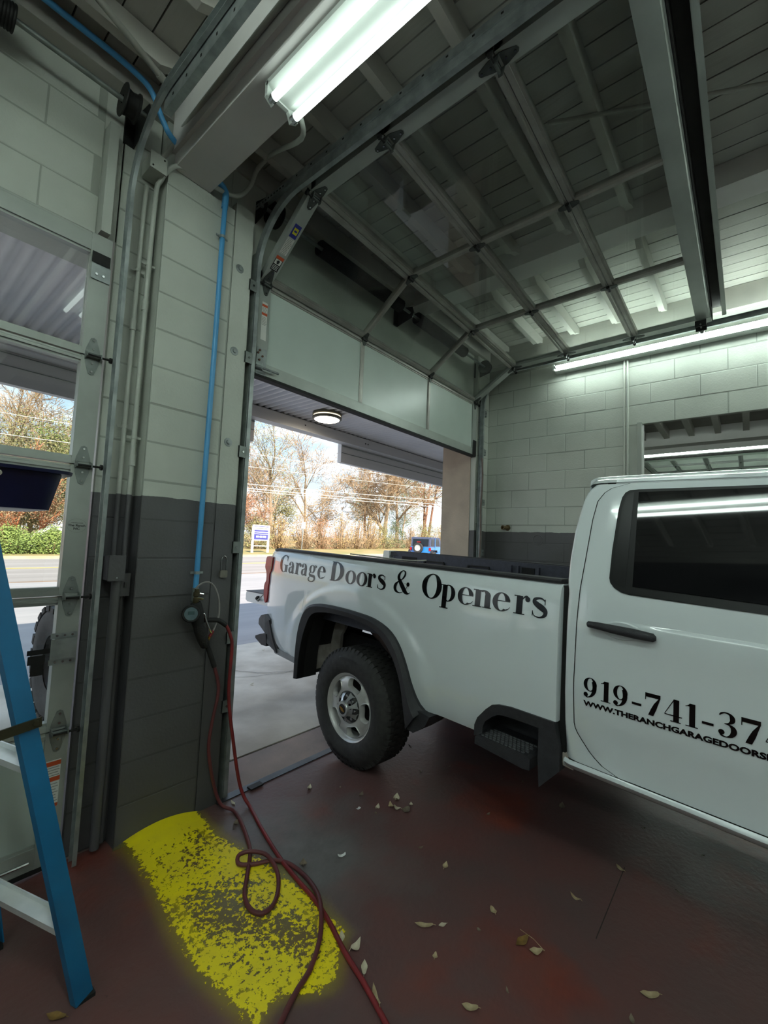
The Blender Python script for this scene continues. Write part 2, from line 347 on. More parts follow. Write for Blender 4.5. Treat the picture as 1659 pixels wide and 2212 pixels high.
# ---- walls: backing slabs plus single blocks
BL, BH = .4064, .2032
def proto(axis, L=BL, H=BH):
    g = .0021; l, h = L / 2 - g, H / 2 - g; b = .004; d = .014; m = MB()
    o = [(-l, -h), (l, -h), (l, h), (-l, h)]; i = [(-l + b, -h + b), (l - b, -h + b), (l - b, h - b), (-l + b, h - b)]
    fn = (lambda u, v, w: (u, w, v)) if axis == 'y' else (lambda u, v, w: (w, -u, v))
    vs = [fn(u, v, d) for u, v in o] + [fn(u, v, .003) for u, v in o] + [fn(u, v, 0) for u, v in i]
    fs = [(k, (k + 1) % 4, 4 + (k + 1) % 4, 4 + k) for k in range(4)] + [(4 + k, 4 + (k + 1) % 4, 8 + (k + 1) % 4, 8 + k) for k in range(4)] + [(8, 9, 10, 11)]
    m.add(vs, fs); return m
rng = random.Random(5)
def lay(parent, axis, a0, a1, z0, z1, face, start=0, offs=None):
    pr = None; c0 = int(round(z0 / BH)); c1 = int(round(z1 / BH))
    for c in range(c0, c1):
        off = (BL / 2 if c % 2 else 0) if offs is None else offs
        k0 = math.floor((a0 - start - off) / BL) - 1; k = k0
        while True:
            s = start + off + k * BL; e = s + BL; k += 1
            if s >= a1 - .02: break
            s, e = max(s, a0), min(e, a1)
            if e - s < .05: continue
            z = (c + .5) * BH; mid = (s + e) / 2; d = rng.uniform(-.0015, .0015)
            loc = (mid, face + d, z) if axis == 'y' else (face + d, mid, z)
            if pr is None:
                pr = put('block', proto(axis), M_wall, parent); ob = pr
            else: ob = pr.copy(); COL.objects.link(ob)
            ob.location = loc; f = (e - s) / BL; ob.scale = (f, 1, 1) if axis == 'y' else (1, f, 1)
# front wall
wf = MB()
wf.box(.925, 1.327, 2.404, 2.92, 0, 3.56)            # pillar
wf.box(.735, .925, 2.52, 2.70, 0, 4.0); wf.box(.63, .735, 2.52, 2.92, 3.06, 4.0); wf.box(.925, 1.327, 2.46, 2.92, 3.56, 4.0); wf.box(.735, .925, 2.52, 2.92, 3.06, 4.0)
wf.box(-3.6, .63, 2.52, 2.92, 3.06, 4.0)
wf.box(-4.2, -2.34, 2.52, 2.92, 0, 4.0)
wf.box(1.327, 1.565, 2.455, 2.92, 0, 4.0)
wf.box(1.565, 4.62, 2.53, 2.92, 3.06, 4.0)
wf.box(4.62, 4.94, 2.475, 2.92, 0, 4.0)
wall_front = put('wall_front', wf, M_wall, base=Z0, kind='structure')
lay(wall_front, 'y', .92, 1.332, 0, 3.45, 2.40, .92, 0)
lay(wall_front, 'y', -1.2, .645, 3.05, 3.9, 2.515, -.2)
lay(wall_front, 'y', .74, .92, 0, 3.9, 2.515, .52, 0)
put('mortar', MB().box(.9215, 1.3305, 2.4015, 2.41, 0, 3.46).box(-1.2, .645, 2.5165, 2.525, 3.05, 3.9).box(.74, .92, 2.5165, 2.525, 0, 3.9).box(4.64, 4.92, 2.4735, 2.48, 1.2, 3.9), M_mortar, wall_front)
lay(wall_front, 'y', 4.64, 4.92, 1.2, 3.9, 2.472, 4.6, 0)
put('reveal', MB().box(4.612, 4.62, 2.54, 2.925, 0, 3.3), mat('beige stucco', '#b9aa9a', '#a89a8c', 3, .8, bump=.4, bscale=40), wall_front, label='beige plastered door reveal')
tr = put('trim_1', MB().box(1.336, 1.462, 2.405, 2.455, 0, 3.62), M_wall, base=Z0, kind='structure')
for z in (3.215, 2.688, 2.121):
    put('bolt', MB().lathe([(.027, 0), (.026, .003), (.014, .004), (.012, .012), (.001, .0125)], (1.384, 2.405, z), (0, -1, 0), 10), M_galv, tr, smooth=40)
put('trim_2', MB().box(.648, .69, 2.44, 2.52, 3.04, 3.62), M_trim, base=Z0, kind='structure')
# right wall with the opening into the next bay
wr = MB(); XR = 4.925
wr.box(XR, 5.04, .84, 2.92, 0, 4.0); wr.box(XR, 5.04, -2.2, .84, 2.865, 4.0); wr.box(XR, 5.04, -5.6, -2.2, 0, 4.0)
wall_right = put('wall_right', wr, M_wall, base=Z0, kind='structure')
lay(wall_right, 'x', .935, 2.47, 1.2, 3.75, XR - .003, .12)
lay(wall_right, 'x', -1.0, .93, 2.845, 3.75, XR - .003, .12)
put('mortar', MB().box(XR - .0015, XR + .01, .935, 2.47, 1.2, 3.75).box(XR - .0015, XR + .01, -1.0, .935, 2.85, 3.75), M_mortar, wall_right)
put('trim_3', MB().box(XR - .03, XR + .115, .80, .84, 0, 2.86), M_trim, base=Z0, kind='structure')
put('wall_left', MB().box(-4.3, -4.2, -5.6, 2.92, 0, 4.0), M_wall, base=Z0, kind='structure')
put('wall_back', MB().box(-4.3, 17, -5.7, -5.6, 0, 4.0), M_wall, base=Z0, kind='structure')
put('wall_far', MB().box(16.5, 16.6, -5.6, 2.92, 0, 4.0), mat('far wall paint', '#aab5a9', '#9ea99d', 2, .6), base=Z0, kind='structure')
put('wall_next', MB().box(5.12, 16.5, 2.7, 2.92, 0, 4.0), M_wall, base=Z0, kind='structure')
# ceiling
ceiling = put('ceiling', MB().box(-4.3, 17, -5.7, 2.92, 4.02, 4.3), M_gap, base=Z0, kind='structure')
pl = put('plank', MB().box(-.0635, .0635, -4.0, 2.9, 3.998, 4.02), M_ceil, ceiling)
pl.location = (-1.9, 0, 0)
for k in range(1, 51): copy_of(pl, (-1.9 + k * .1345, 0, rng.uniform(-.002, .002)), ceiling)
put('ceiling', MB().box(5.12, 16.5, -5.6, 2.7, 3.99, 4.02), mat('next bay ceiling', '#8f8d85', '#84827a', 3, .7), base=Z0, kind='structure')
def joist(x0, x1, y, parent):
    e = .16; P = [(x0, 3.985), (x1, 3.985), (x1, 3.93), (x1 - e * .5, 3.905), (x1 - e, 3.862), (x0 + e, 3.862), (x0 + e * .5, 3.905), (x0, 3.93)]
    return MB().prism(P, lambda u, v, w: (u, y + w, v), -.024, .024)
jl = [('a', -1.5, .928), ('b', 1.162, 3.24), ('c', 3.46, 4.87)]
for k in range(14):
    y = 2.22 - .405 * k
    for _, a, b in jl:
        if y < -1.5 and a != 1.162: continue
        put('joist', joist(a, b, y, None), M_joist, ceiling)
put('beam', MB().box(.95, 1.16, -5.6, 2.40, 3.56, 3.995).box(.93, .95, -5.6, 2.40, 3.64, 3.995), M_beam, ceiling, label='boxed beam over the pillar')
put('beam', MB().box(3.25, 3.45, -5.6, 2.5, 3.84, 3.995), M_beam, ceiling)
put('ledger', MB().box(4.87, 4.922, -5, 2.47, 3.79, 3.995), M_joist, ceiling)
put('wall_plate', MB().box(-3.6, 4.87, 2.44, 2.52, 3.86, 3.995), M_joist, ceiling)
for k in range(12):
    y = 2.40 - .4 * k
    put('joist', MB().box(5.2, 10.0, y - .045, y + .045, 3.83, 3.985), M_joist, ceiling)
put('beam', MB().box(10.0, 10.3, -5, 2.7, 3.70, 3.99).box(10.3, 10.34, -5, 2.7, 3.60, 3.72), M_beam, ceiling)
put('roof', MB().box(-8, 20, -8, 2.75, 4.35, 4.95), mat('roof edge', '#9a968f', '#8a867f', 3, .8), base=Z0, kind='structure')

# ================================================================ SECTIONAL DOORS
def make_door(name, path, x0, x1, sw, mull, panels, label, droop=0.0, botrail=.11, toprail=.105, rail_mat=None):
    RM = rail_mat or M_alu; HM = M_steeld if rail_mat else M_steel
    root = thing(name, ((x0 + x1) / 2, path[0][0], path[0][1]), label, None, kind='structure')
    T = .045
    def dz(i, x): return -droop * (x - x0) if i >= 2 else 0.0
    n = len(path) - 1; fr = []
    for i in range(n):
        (ya, za), (yb, zb) = path[i], path[i + 1]; L = math.hypot(yb - ya, zb - za); vy, vz = (yb - ya) / L, (zb - za) / L
        def fn(x, v, w, ya=ya, za=za, vy=vy, vz=vz, i=i, L=L):
            f = v / L; d = dz(i, x) * (1 - f) + dz(i + 1, x) * f
            return (x, ya + vy * v - vz * w, za + vz * v + vy * w + d)
        fr.append((fn, L))
    for i, (fn, L) in enumerate(fr):
        rb = botrail if i == 0 else .042; rt = toprail if i == n - 1 else .040; g = .003
        pb = [(g, -T), (g, 0), (rb - .012, 0), (rb - .012, -.008), (rb, -.008), (rb, -T)]
        pt = [(L - rt, -T), (L - rt, -.008), (L - rt + .012, -.008), (L - rt + .012, 0), (L - .016, 0), (L - .010, -.006), (L - g, -.006), (L - g, -T)]
        for P in (pb, pt):
            m = MB(); k = len(P); xs = [x0, (x0 + x1) / 2, x1]
            m.add([fn(x, v, w) for x in xs for v, w in P], [(j * k + a, j * k + (a + 1) % k, (j + 1) * k + (a + 1) % k, (j + 1) * k + a) for j in range(2) for a in range(k)] + [tuple(range(k)), tuple(2 * k + a for a in range(k))])
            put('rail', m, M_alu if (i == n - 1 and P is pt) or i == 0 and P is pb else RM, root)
        for a, b in ((x0, x0 + sw), (x1 - sw, x1)):
            put('stile', MB().add([fn(x, v, w) for w in (-T, .002) for v in (g, L - g) for x in (a, b)], [(0, 2, 3, 1), (4, 5, 7, 6), (0, 1, 5, 4), (2, 6, 7, 3), (0, 4, 6, 2), (1, 3, 7, 5)]), M_alu, root)
        for c in mull:
            P = [(-.022, -T), (-.022, -.010), (-.012, 0), (.012, 0), (.022, -.010), (.022, -T)]; m = MB()
            m.add([fn(c + u, v, w) for v in (rb - .004, L - rt + .004) for u, w in P], [(a, (a + 1) % 6, 6 + (a + 1) % 6, 6 + a) for a in range(6)])
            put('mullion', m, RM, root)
        ed = [x0 + sw] + list(mull) + [x1 - sw]
        for k in range(len(ed) - 1):
            a = ed[k] + (0 if k == 0 else .018); b = ed[k + 1] - (0 if k == len(ed) - 2 else .018)
            w0, w1 = (-.030, -.014) if i in panels else (-.028, -.024)
            m = MB().add([fn(x, v, w) for w in (w0, w1) for v in (rb - .006, L - rt + .006) for x in (a, b)], [(0, 2, 3, 1), (4, 5, 7, 6), (0, 1, 5, 4), (2, 6, 7, 3), (0, 4, 6, 2), (1, 3, 7, 5)])
            put('panel' if i in panels else 'pane', m, M_panel if i in panels else M_glass, root)
    # bottom rubber seal
    fn, L = fr[0]; m = MB()
    put('bottom_seal', m.add([fn(x, v, w) for w in (-.05, .004) for v in (-.012, .008) for x in (x0, x1)], [(0, 2, 3, 1), (4, 5, 7, 6), (0, 1, 5, 4), (2, 6, 7, 3), (0, 4, 6, 2), (1, 3, 7, 5)]), M_rubber, root)
    # hinges at each joint
    def leaf(fn, x, v0, sgn, w0=.004, half=.032, h=.078):
        P = [(-half, 0), (half, 0), (half * .9, h * .25), (.012, h * .93), (0, h), (-.012, h * .93), (-half * .9, h * .25)]
        return MB().prism(P, lambda u, v, w: fn(x + u, v0 + sgn * v, w), w0 - .003, w0 + .002)
    for i in range(1, n):
        fa, La = fr[i - 1]; fb, Lb = fr[i]
        ends = [(x1 - .045, 1), (x0 + .045, -1)]
        for x, sg in ends:
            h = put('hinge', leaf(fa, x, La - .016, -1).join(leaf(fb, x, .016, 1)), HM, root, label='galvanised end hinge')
            m = MB()
            for q in (.012, .030): m.tube([fb(x - .034, -.004, q), fb(x + .034, -.004, q)], .0075, 8)
            for u in (-.030, .030): m.add([fb(x + u + e, v, w) for e in (-.002, .002) for v, w in ((-.02, .004), (.02, .004), (.008, .042), (-.012, .042))], [(0, 1, 2, 3), (7, 6, 5, 4), (0, 4, 5, 1), (1, 5, 6, 2), (2, 6, 7, 3), (3, 7, 4, 0)])
            put('knuckle', m, HM, h, smooth=40)
            put('roller_stem', MB().tube([fb(x - .03, -.004, .034), fb(x + sg * .075, -.004, .034)], .0055, 8).tube([fb(x + sg * .066, -.004, .034), fb(x + sg * .076, -.004, .034)], .014, 12), M_iron, h, smooth=40)
            m = MB()
            for f2, v in ((fa, La - .036), (fa, La - .078), (fb, .036), (fb, .078)):
                p = Vector(f2(x, v, .006)); q = Vector(f2(x, v, .012)); m.tube([p, q], .0055, 6)
            put('rivet', m, M_chrome, h)
        for c in mull:
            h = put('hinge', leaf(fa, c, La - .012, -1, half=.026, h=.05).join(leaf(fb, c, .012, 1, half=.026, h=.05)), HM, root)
            put('knuckle', MB().tube([fb(c - .028, -.002, .012), fb(c + .028, -.002, .012)], .013, 8), M_iron, h, smooth=40)
    return root, fr
D1P = [(2.47, .03), (2.47, .626), (2.47, 1.242), (2.47, 1.868), (2.47, 2.407), (2.47, 3.03)]
door1, fr1 = make_door('door_1', D1P, -2.33, .712, .090, [-1.33, -.33], {0}, 'closed glazed aluminium sectional garage door left of the block pillar')
D2P = [(2.47, 2.625), (2.47, 3.268), (1.995, 3.655), (1.425, 3.668), (.81, 3.672), (.215, 3.675)]
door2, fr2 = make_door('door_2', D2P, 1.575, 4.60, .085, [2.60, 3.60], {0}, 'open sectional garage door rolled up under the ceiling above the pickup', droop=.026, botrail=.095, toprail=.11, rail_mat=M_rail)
D3P = [(1.9 - .6 * k, 3.66) for k in range(6)]
make_door('door_3', D3P, 11.0, 14.4, .09, [12.3, 13.2], set(), 'open sectional door under the ceiling of the bay beyond the wall opening')
fn, L = fr2[4]
def sbox(v0, v1, w0, w1): return MB().add([fn(x, v, w) for w in (w0, w1) for v in (v0, v1) for x in (1.575, 4.60)], [(0, 2, 3, 1), (4, 5, 7, 6), (0, 1, 5, 4), (2, 6, 7, 3), (0, 4, 6, 2), (1, 3, 7, 5)])
su = put('strut', sbox(L, L + .006, -.12, -.004).join(sbox(L, L + .075, -.125, -.115)), mat('shaded strut steel', '#2e2b28', '#242220', 8, .8), door2, label='dark stiffening strut along the top of the door')  # dark colour stands for the shade inside the hollow strut
put('strut_lip', sbox(L + .070, L + .073, -.12, -.03).join(sbox(L + .070, L + .100, -.033, -.030)), M_alu, su)
tb_ = put('top_bracket', MB().box(4.50, 4.585, .25, .33, 3.575, 3.583).box(4.50, 4.508, .25, .33, 3.53, 3.575).box(4.57, 4.578, .25, .33, 3.52, 3.575), M_iron, door2, label='top roller bracket at the far corner of the open door')
put('roller_stem', MB().tube([(4.49, .29, 3.545), (4.66, .29, 3.545)], .006, 8).tube([(4.64, .29, 3.545), (4.66, .29, 3.545)], .018, 10), M_steel, tb_)
# stickers and labels on the doors
M_paper = mat('white label', '#d8d8d2', '#cfcfc9', 4, .5)
M_orange = mat('orange print', '#c8542a', '#bb4c24', 4, .5)
M_blk = mat('black print', '#141414', '#0e0e0e', 4, .5)
M_navy = mat('navy print', '#2b2f8e', '#252a80', 4, .5)
M_yel = mat('yellow print', '#d8d02a', '#cfc622', 4, .5)
def decal(fn, x0, x1, v0, v1, w=.0028): return MB().add([fn(x, v, q) for q in (w - .0006, w) for v in (v0, v1) for x in (x0, x1)], [(0, 2, 3, 1), (4, 5, 7, 6), (0, 1, 5, 4), (2, 6, 7, 3), (0, 4, 6, 2), (1, 3, 7, 5)])
def small_lines(fn, x0, x1, v0, v1, n, w):
    m = MB(); r = random.Random(n)
    for k in range(n):
        v = v1 - (v1 - v0) * (k + .5) / n; m.join(decal(fn, x0, x1 - r.uniform(0, .3) * (x1 - x0), v - .0015, v + .0015, w))
    return m
M_fine = mat('fine grey print', '#8d8d88', '#7d7d78', 4, .6)
fn, L = fr2[0]; s = put('warning_label', decal(fn, 1.60, 1.642, L - .40, L - .14), M_paper, door2, label='white warning label with orange bars')
put('print_bar', decal(fn, 1.60, 1.642, L - .172, L - .155, .0034).join(decal(fn, 1.60, 1.642, L - .23, L - .213, .0034)), M_orange, s)
put('fine_print', small_lines(fn, 1.603, 1.640, L - .212, L - .175, 4, .0034).join(small_lines(fn, 1.603, 1.640, L - .30, L - .24, 6, .0034)), M_fine, s)
fn, L = fr2[1]
s = put('maker_label', decal(fn, 1.595, 1.645, L - .285, L - .20), M_navy, door2, label='blue label with yellow centre'); put('print_block', decal(fn, 1.605, 1.637, L - .262, L - .222, .0034), M_yel, s)
put('print_mark', decal(fn, 1.611, 1.631, L - .248, L - .236, .004), M_navy, s)
s = put('instruction_label', decal(fn, 1.595, 1.645, L - .40, L - .29), M_paper, door2); put('fine_print', small_lines(fn, 1.598, 1.643, L - .40, L - .29, 12, .0034), M_fine, s)
s = put('caution_label', decal(fn, 1.592, 1.648, L - .52, L - .42), M_blk, door2, label='black and white caution label with red border'); put('print_red', decal(fn, 1.592, 1.648, L - .44, L - .42, .0034), M_orange, s)
put('print_white', decal(fn, 1.597, 1.643, L - .475, L - .442, .0034), M_paper, s); put('pictogram', decal(fn, 1.612, 1.628, L - .47, L - .447, .004).join(decal(fn, 1.606, 1.634, L - .458, L - .454, .004)), M_blk, s); put('fine_print', small_lines(fn, 1.597, 1.643, L - .515, L - .48, 4, .0034), M_paper, s)
# bottom corner bracket and slide bolt of the open door
fn, L = fr2[0]
br = put('corner_bracket', decal(fn, 1.578, 1.655, .005, .185, .006), M_galv, door2, label='bottom corner bracket with rivets')
m = MB()
for u, v in ((1.60, .165), (1.588, .145), (1.622, .130), (1.60, .10), (1.64, .05)): m.tube([fn(u, v, .006), fn(u, v, .013)], .007, 8)
put('rivet', m, mat('rusty rivet', '#6a4a38', '#54392b', 20, .7), br)
put('slide_bolt', MB().tube([fn(1.56, .045, .03), fn(1.74, .045, .03)], .009, 8).add(*(lambda q: (q.v, q.f))(decal(fn, 1.60, 1.68, .02, .03, .04).join(decal(fn, 1.60, 1.606, .02, .07, .04)).join(decal(fn, 1.67, 1.676, .02, .07, .04)))), M_galv, br)
fn, L = fr2[0]
put('corner_bracket', decal(fn, 4.52, 4.60, .0, .18, .008), M_iron, door2)
# label, sticker and slide lock of the closed door
fn, L = fr1[0]; s = put('warning_label', decal(fn, .632, .69, L - .34, L - .13), M_paper, door1, label='white warning label with orange bars low on the stile')
put('print_bar', decal(fn, .632, .69, L - .155, L - .135, .0034).join(decal(fn, .632, .69, L - .225, L - .205, .0034)).join(decal(fn, .632, .69, L - .34, L - .325, .0034)), M_orange, s)
put('fine_print', small_lines(fn, .636, .688, L - .204, L - .157, 4, .0034).join(small_lines(fn, .636, .688, L - .32, L - .23, 7, .0034)), M_fine, s)
s = put('warning_label', decal(fn, .632, .69, L - .50, L - .39), M_paper, door1); put('print_bar', decal(fn, .632, .69, L - .41, L - .39, .0034), M_orange, s)
fn, L = fr1[2]; vc = 1.575 - 1.242
def sticker():
    m = MB(); n = 40
    for k in range(n):
        a0, a1 = 2 * PI * k / n, 2 * PI * (k + 1) / n
        for rr in ((1, .97),):
            m.add([fn(.667 + .040 * r * math.cos(a), vc + .033 * r * math.sin(a), .0032) for a, r in ((a0, rr[0]), (a1, rr[0]), (a1, rr[1]), (a0, rr[1]))], [(0, 1, 2, 3)])
    return m
st = put('oval_sticker', MB().prism([(.667 + .041 * math.cos(2 * PI * k / 40), vc + .034 * math.sin(2 * PI * k / 40)) for k in range(40)], lambda u, v, w: fn(u, v, w), .0022, .0028), M_alu, door1, label='oval maker sticker reading The Ranch NC')
put('print_ring', sticker(), M_fine, st)
def flat_text(body, fn, x, v, size, bold, w, align='CENTER', sx=1.0):
    vs, fs = text_shape(body, size, bold, align); return MB().add([fn(x + a * sx, v + b, w) for a, b in vs], fs)
put('print_name', flat_text('The Ranch', fn, .667, vc - .004, .0145, .0004, .0034, sx=1.15).join(flat_text('NC', fn, .667, vc - .019, .0145, .0004, .0034, sx=1.25)), M_blk, st)
put('print_tagline', flat_text('OVERHEAD DOORS', fn, .667, vc + .011, .0055, .0001, .0034), M_blk, st)
fn, L = fr1[1]; v0 = 1.0 - .626
lk = put('slide_lock', decal(fn, .604, .706, v0 - .045, v0 + .050, .022).join(decal(fn, .604, .706, v0 + .05, v0 + .075, .008)).join(decal(fn, .604, .706, v0 - .07, v0 - .045, .008)), M_galv, door1, label='galvanised slide lock box')
put('lock_bar', MB().add(*(lambda q: (q.v, q.f))(decal(fn, .52, .62, v0 - .01, v0 + .012, .02))).tube([fn(.50, v0 + .0, .02), fn(.50, v0 - .03, .03)], .006, 6), M_iron, lk)
put('lock_tongue', decal(fn, .522, .585, v0 - .05, v0 - .012, .03).join(decal(fn, .535, .580, v0 - .10, v0 - .05, .03)), M_iron, lk)
m = MB()
for u in (.628, .658, .688):
    for v in (v0 + .063, v0 - .058): m.tube([fn(u, v, .008), fn(u, v, .012)], .005, 6)
put('rivet', m, M_chrome, lk)
fn, L = fr1[4]
put('top_bracket', decal(fn, .628, .712, L - .235, L - .155, .008), M_galv, door1, label='top roller bracket'); put('top_bracket_plate', decal(fn, .626, .705, L - .155, L - .10, .014), M_iron, door1)
put('bracket_bolt', MB().tube([fn(.65, L - .21, .006), fn(.65, L - .21, .016)], .006, 6).tube([fn(.68, L - .21, .006), fn(.68, L - .21, .016)], .006, 6), M_chrome, door1)
put('bottom_bolt', MB().tube([fr1[0][0](.42, .05, .01), fr1[0][0](.60, .05, .01)], .006, 6), M_chrome, door1)
# ================================================================ DOOR TRACKS, SPRINGS
def track_path(y, ztop, rad, yend):
    P = []; F = []
    for z in (.015, ztop - rad - .001): P.append((y, z)); F.append((0, 1))
    for k in range(1, 15):
        a = PI / 2 * k / 14; P.append((y - rad + rad * math.cos(a), ztop - rad + rad * math.sin(a))); F.append((-math.sin(a), math.cos(a)))
    P.append((yend, ztop)); F.append((-1, 0)); return P, F
def door_track(x, sg, y, ztop, yend, label, angle=True, brackets=True):
    t = thing('door_track', (x, y, 0), label, 'track', 'overhead door tracks')
    P, F = track_path(y, ztop, .40, yend)
    prof = [(0, -.026), (.026, -.026), (.026, -.023), (.003, -.023), (.003, .023), (.026, .023), (.026, .026), (0, .026)]
    prof = [(a * sg * (.7 if not brackets else 1), b) for a, b in prof]
    put('rail', MB().sweep([(x, a, b) for a, b in P], prof, [(1, 0, 0)] * len(P), [(0, -vz, vy) for vy, vz in F]), M_galv, t, smooth=30)
    xa = x - sg * .004
    if brackets: put('jamb_angle', MB().box(min(xa, xa - sg * .003), max(xa, xa - sg * .003), y - .02, y + .05, .01, ztop - .28).box(min(xa, xa - sg * .048), max(xa, xa - sg * .048), y + .045, y + .05, .01, ztop - .28), M_steel, t)
    for z in (.55, .95, 1.49, 2.08, 2.68, 3.15) if brackets else ():
        b = put('bracket', MB().box(min(x - sg * .05, x + sg * .004), max(x - sg * .05, x + sg * .004), y - .030, y - .026, z - .035, z + .035).box(min(x - sg * .05, x - sg * .046), max(x - sg * .05, x - sg * .046), y - .03, y + .05, z - .035, z + .035), M_steel, t)
        put('bracket_bolt', MB().tube([(x - sg * .022, y - .029, z), (x - sg * .022, y - .036, z)], .007, 6), M_chrome, b)
    if angle and sg < 0:
        h = MB().box(x + .005, x + .008, yend, y - .30, ztop - .088, ztop + .03).box(x + .005, x + .04, yend, y - .30, ztop - .091, ztop - .088)
        a = put('hanger_angle', h, M_galv, t, label='perforated galvanised angle hanging below the track'); m = MB()
        for k in range(16): m.box(x + .0035, x + .0052, y - .40 - k * .13, y - .39 - k * .13, ztop - .065, ztop - .053)
        put('slot', m, M_gap, a)
    elif angle:
        x0, x1 = sorted((x - sg * .004, x - sg * .007)); h = MB().box(x0, x1, yend, y + .07, ztop + .028, ztop + .064)
        x0, x1 = sorted((x - sg * .004, x + sg * .045)); h.box(x0, x1, yend, y + .07, ztop + .061, ztop + .064).box(x0, x1, yend, y - .42, ztop + .027, ztop + .03)
        a = put('hanger_angle', h, M_galv, t, label='perforated galvanised angle above the track')
        m = MB(); yy = y
        for k in range(34):
            yk = y + .04 - k * .03 if k < 10 else y - .26 - (k - 10) * .13
            if yk < yend: break
            x0, x1 = sorted((x - sg * .0065, x - sg * .0078)); m.box(x0, x1, yk - .006, yk + .006, ztop + .043, ztop + .052)
            x0, x1 = sorted((x - sg * .0035, x + sg * .001)); 
        put('slot', m, M_gap, a)
    return t
door_track(.768, -1, 2.425, 3.66, -1.7, 'galvanised track of the closed glazed door, left of the block pillar', brackets=False)
door_track(1.503, 1, 2.425, 3.665, -1.7, 'galvanised track of the open door beside the pillar, curving up under the ceiling')
door_track(4.672, -1, 2.425, 3.60, -1.2, 'galvanised track at the far right side of the open door', angle=False)
def spring_shaft(x0, x1, springs, drums, plates, y, z, label):
    t = thing('torsion_spring', ((x0 + x1) / 2, y, z - .08), label, 'spring', 'torsion spring shafts')
    put('shaft', MB().tube([(x0, y, z), (x1, y, z)], .0125, 10), M_steel, t, smooth=40)
    for a, b, r in springs:
        n = int((b - a) / .011); pr = []
        for k in range(n):
            xx = (b - a) * k / n; d = (b - a) / n
            pr += [(r - .004, xx), (r, xx + d * .35), (r, xx + d * .65)]
        pr.append((r - .004, b - a))
        put('spring', MB().lathe(pr, (a, y, z), (1, 0, 0), 14), M_iron, t, smooth=60)
    for d, sg in drums:
        put('drum', MB().lathe([(.02, -.035), (.075, -.035), (.078, -.03), (.062, -.022), (.055, 0), (.060, .022), (.070, .028), (.070, .035), (.02, .035)], (d, y, z), (sg, 0, 0), 22), M_iron, t, smooth=35)
    for p in plates:
        put('bearing_plate', MB().prism([(2.52 - y, -.09), (-.03, -.05), (-.045, 0), (-.03, .05), (2.52 - y, .09)], lambda u, v, w: (p + w, y + u, z + v), -.003, .003).box(p - .05, p + .003, 2.505, 2.52, z - .09, z + .09), M_iron, t)
    return t
spring_shaft(-2.4, .79, [(-1.0, .25, .055)], [(.70, 1), (-2.3, -1)], [.78, -.75], 2.36, 3.70, 'black torsion spring shaft above the closed glazed door')
spring_shaft(1.47, 4.70, [(1.98, 2.95, .056), (3.2, 4.10, .056)], [(1.585, -1), (4.60, 1)], [1.50, 3.09, 4.66], 2.37, 3.68, 'black torsion spring shaft above the doorway seen through the raised door glass')
# lift cable hanging by the far right track
t = put('lift_cable', MB().tube(smooth_path([(4.635, 2.40, 2.60), (4.64, 2.39, 2.35), (4.63, 2.40, 2.0), (4.645, 2.40, 1.65), (4.63, 2.40, 1.35), (4.65, 2.39, 1.1), (4.64, 2.40, .9)]), .012, 6), mat('slack cable cover', '#6b5f58', '#574c46', 12, .7), label='slack dark cable hanging along the far right door track', cat='cable')
# ================================================================ LIGHTS
def strip_light(x, y0, y1, z, label, tubes=(-.06, .06), along='y', hood=False, w=.085, tube_r=.017, tm=None, wall=False):
    t = thing('fluorescent_light', (x, (y0 + y1) / 2, z), label, 'light', 'fluorescent strip lights')
    if wall: put('housing', MB().prism([(.03, .03), (.05, .04), (.115, .04), (.115, -.04), (.05, -.04), (.03, -.03)], lambda u, v, q: (x + u, q, z + v), y0, y1), M_fix, t)
    else: put('housing', MB().prism([(-w, .075), (-w, .05), (-.03, .028), (.03, .028), (w, .05), (w, .075)], lambda u, v, q: (x + u, q, z + v), y0, y1), M_fix, t)
    for dx in tubes:
        tb = put('tube', MB().tube([(x + dx, y0 + .02, z), (x + dx, y1 - .02, z)], tube_r, 12), tm or M_tube, t, smooth=40)
        for y, s in ((y0, 1), (y1, -1)):
            put('tube_cap', MB().tube([(x + dx, y + s * .005, z), (x + dx, y + s * .03, z)], tube_r + .0015, 10), M_chrome, tb, smooth=40)
    for y in (y0, y1):
        put('socket', MB().prism([(-w, .07), (-w, .0), (-.05, -.022), (-.03, .02), (.03, .02), (.05, -.022), (w, .0), (w, .07)], lambda u, v, q: (x + u, q, z + v), y - .012, y + .006) if not wall else MB().box(x - .02, x + .06, y - .012, y + .006, z - .03, z + .03), M_fix, t)
    if hood:
        put('hood', MB().prism([(-.10, -.03), (-.12, -.12), (-.10, -.125), (.10, -.125), (.12, -.12), (.10, -.03), (.09, -.03), (.09, -.11), (-.09, -.11), (-.09, -.03)], lambda u, v, q: (x + u, q, z + v), y0, y1), M_chrome, t)
    return t
strip_light(1.072, .36, 1.60, 3.485, 'twin tube strip light under the boxed beam beside the pillar', (-.058, .058), tm=M_tubed)
strip_light(1.072, -4.6, -3.2, 3.485, 'twin tube strip light further back under the boxed beam', (-.058, .058), tm=M_tubed)
strip_light(4.80, -.80, 1.64, 3.575, 'single tube strip light along the top of the right block wall', (0,), w=.05, wall=True, tm=M_tubew)
strip_light(4.80, -3.4, -.95, 3.575, 'single tube strip light further back on the right block wall', (0,), w=.05, wall=True, tm=M_tubew)
strip_light(10.5, -2.2, 2.4, 3.62, 'strip light with silver hood in the bay beyond the wall opening', (0,), hood=True, w=.06, tube_r=.035)
strip_light(14.6, -2.2, 2.2, 3.66, 'strip light at the far end of the next bay', (-.06, .06))
strip_light(7.0, -2.2, 2.2, 3.60, 'strip light under the ceiling just behind the right wall', (-.06, .06))
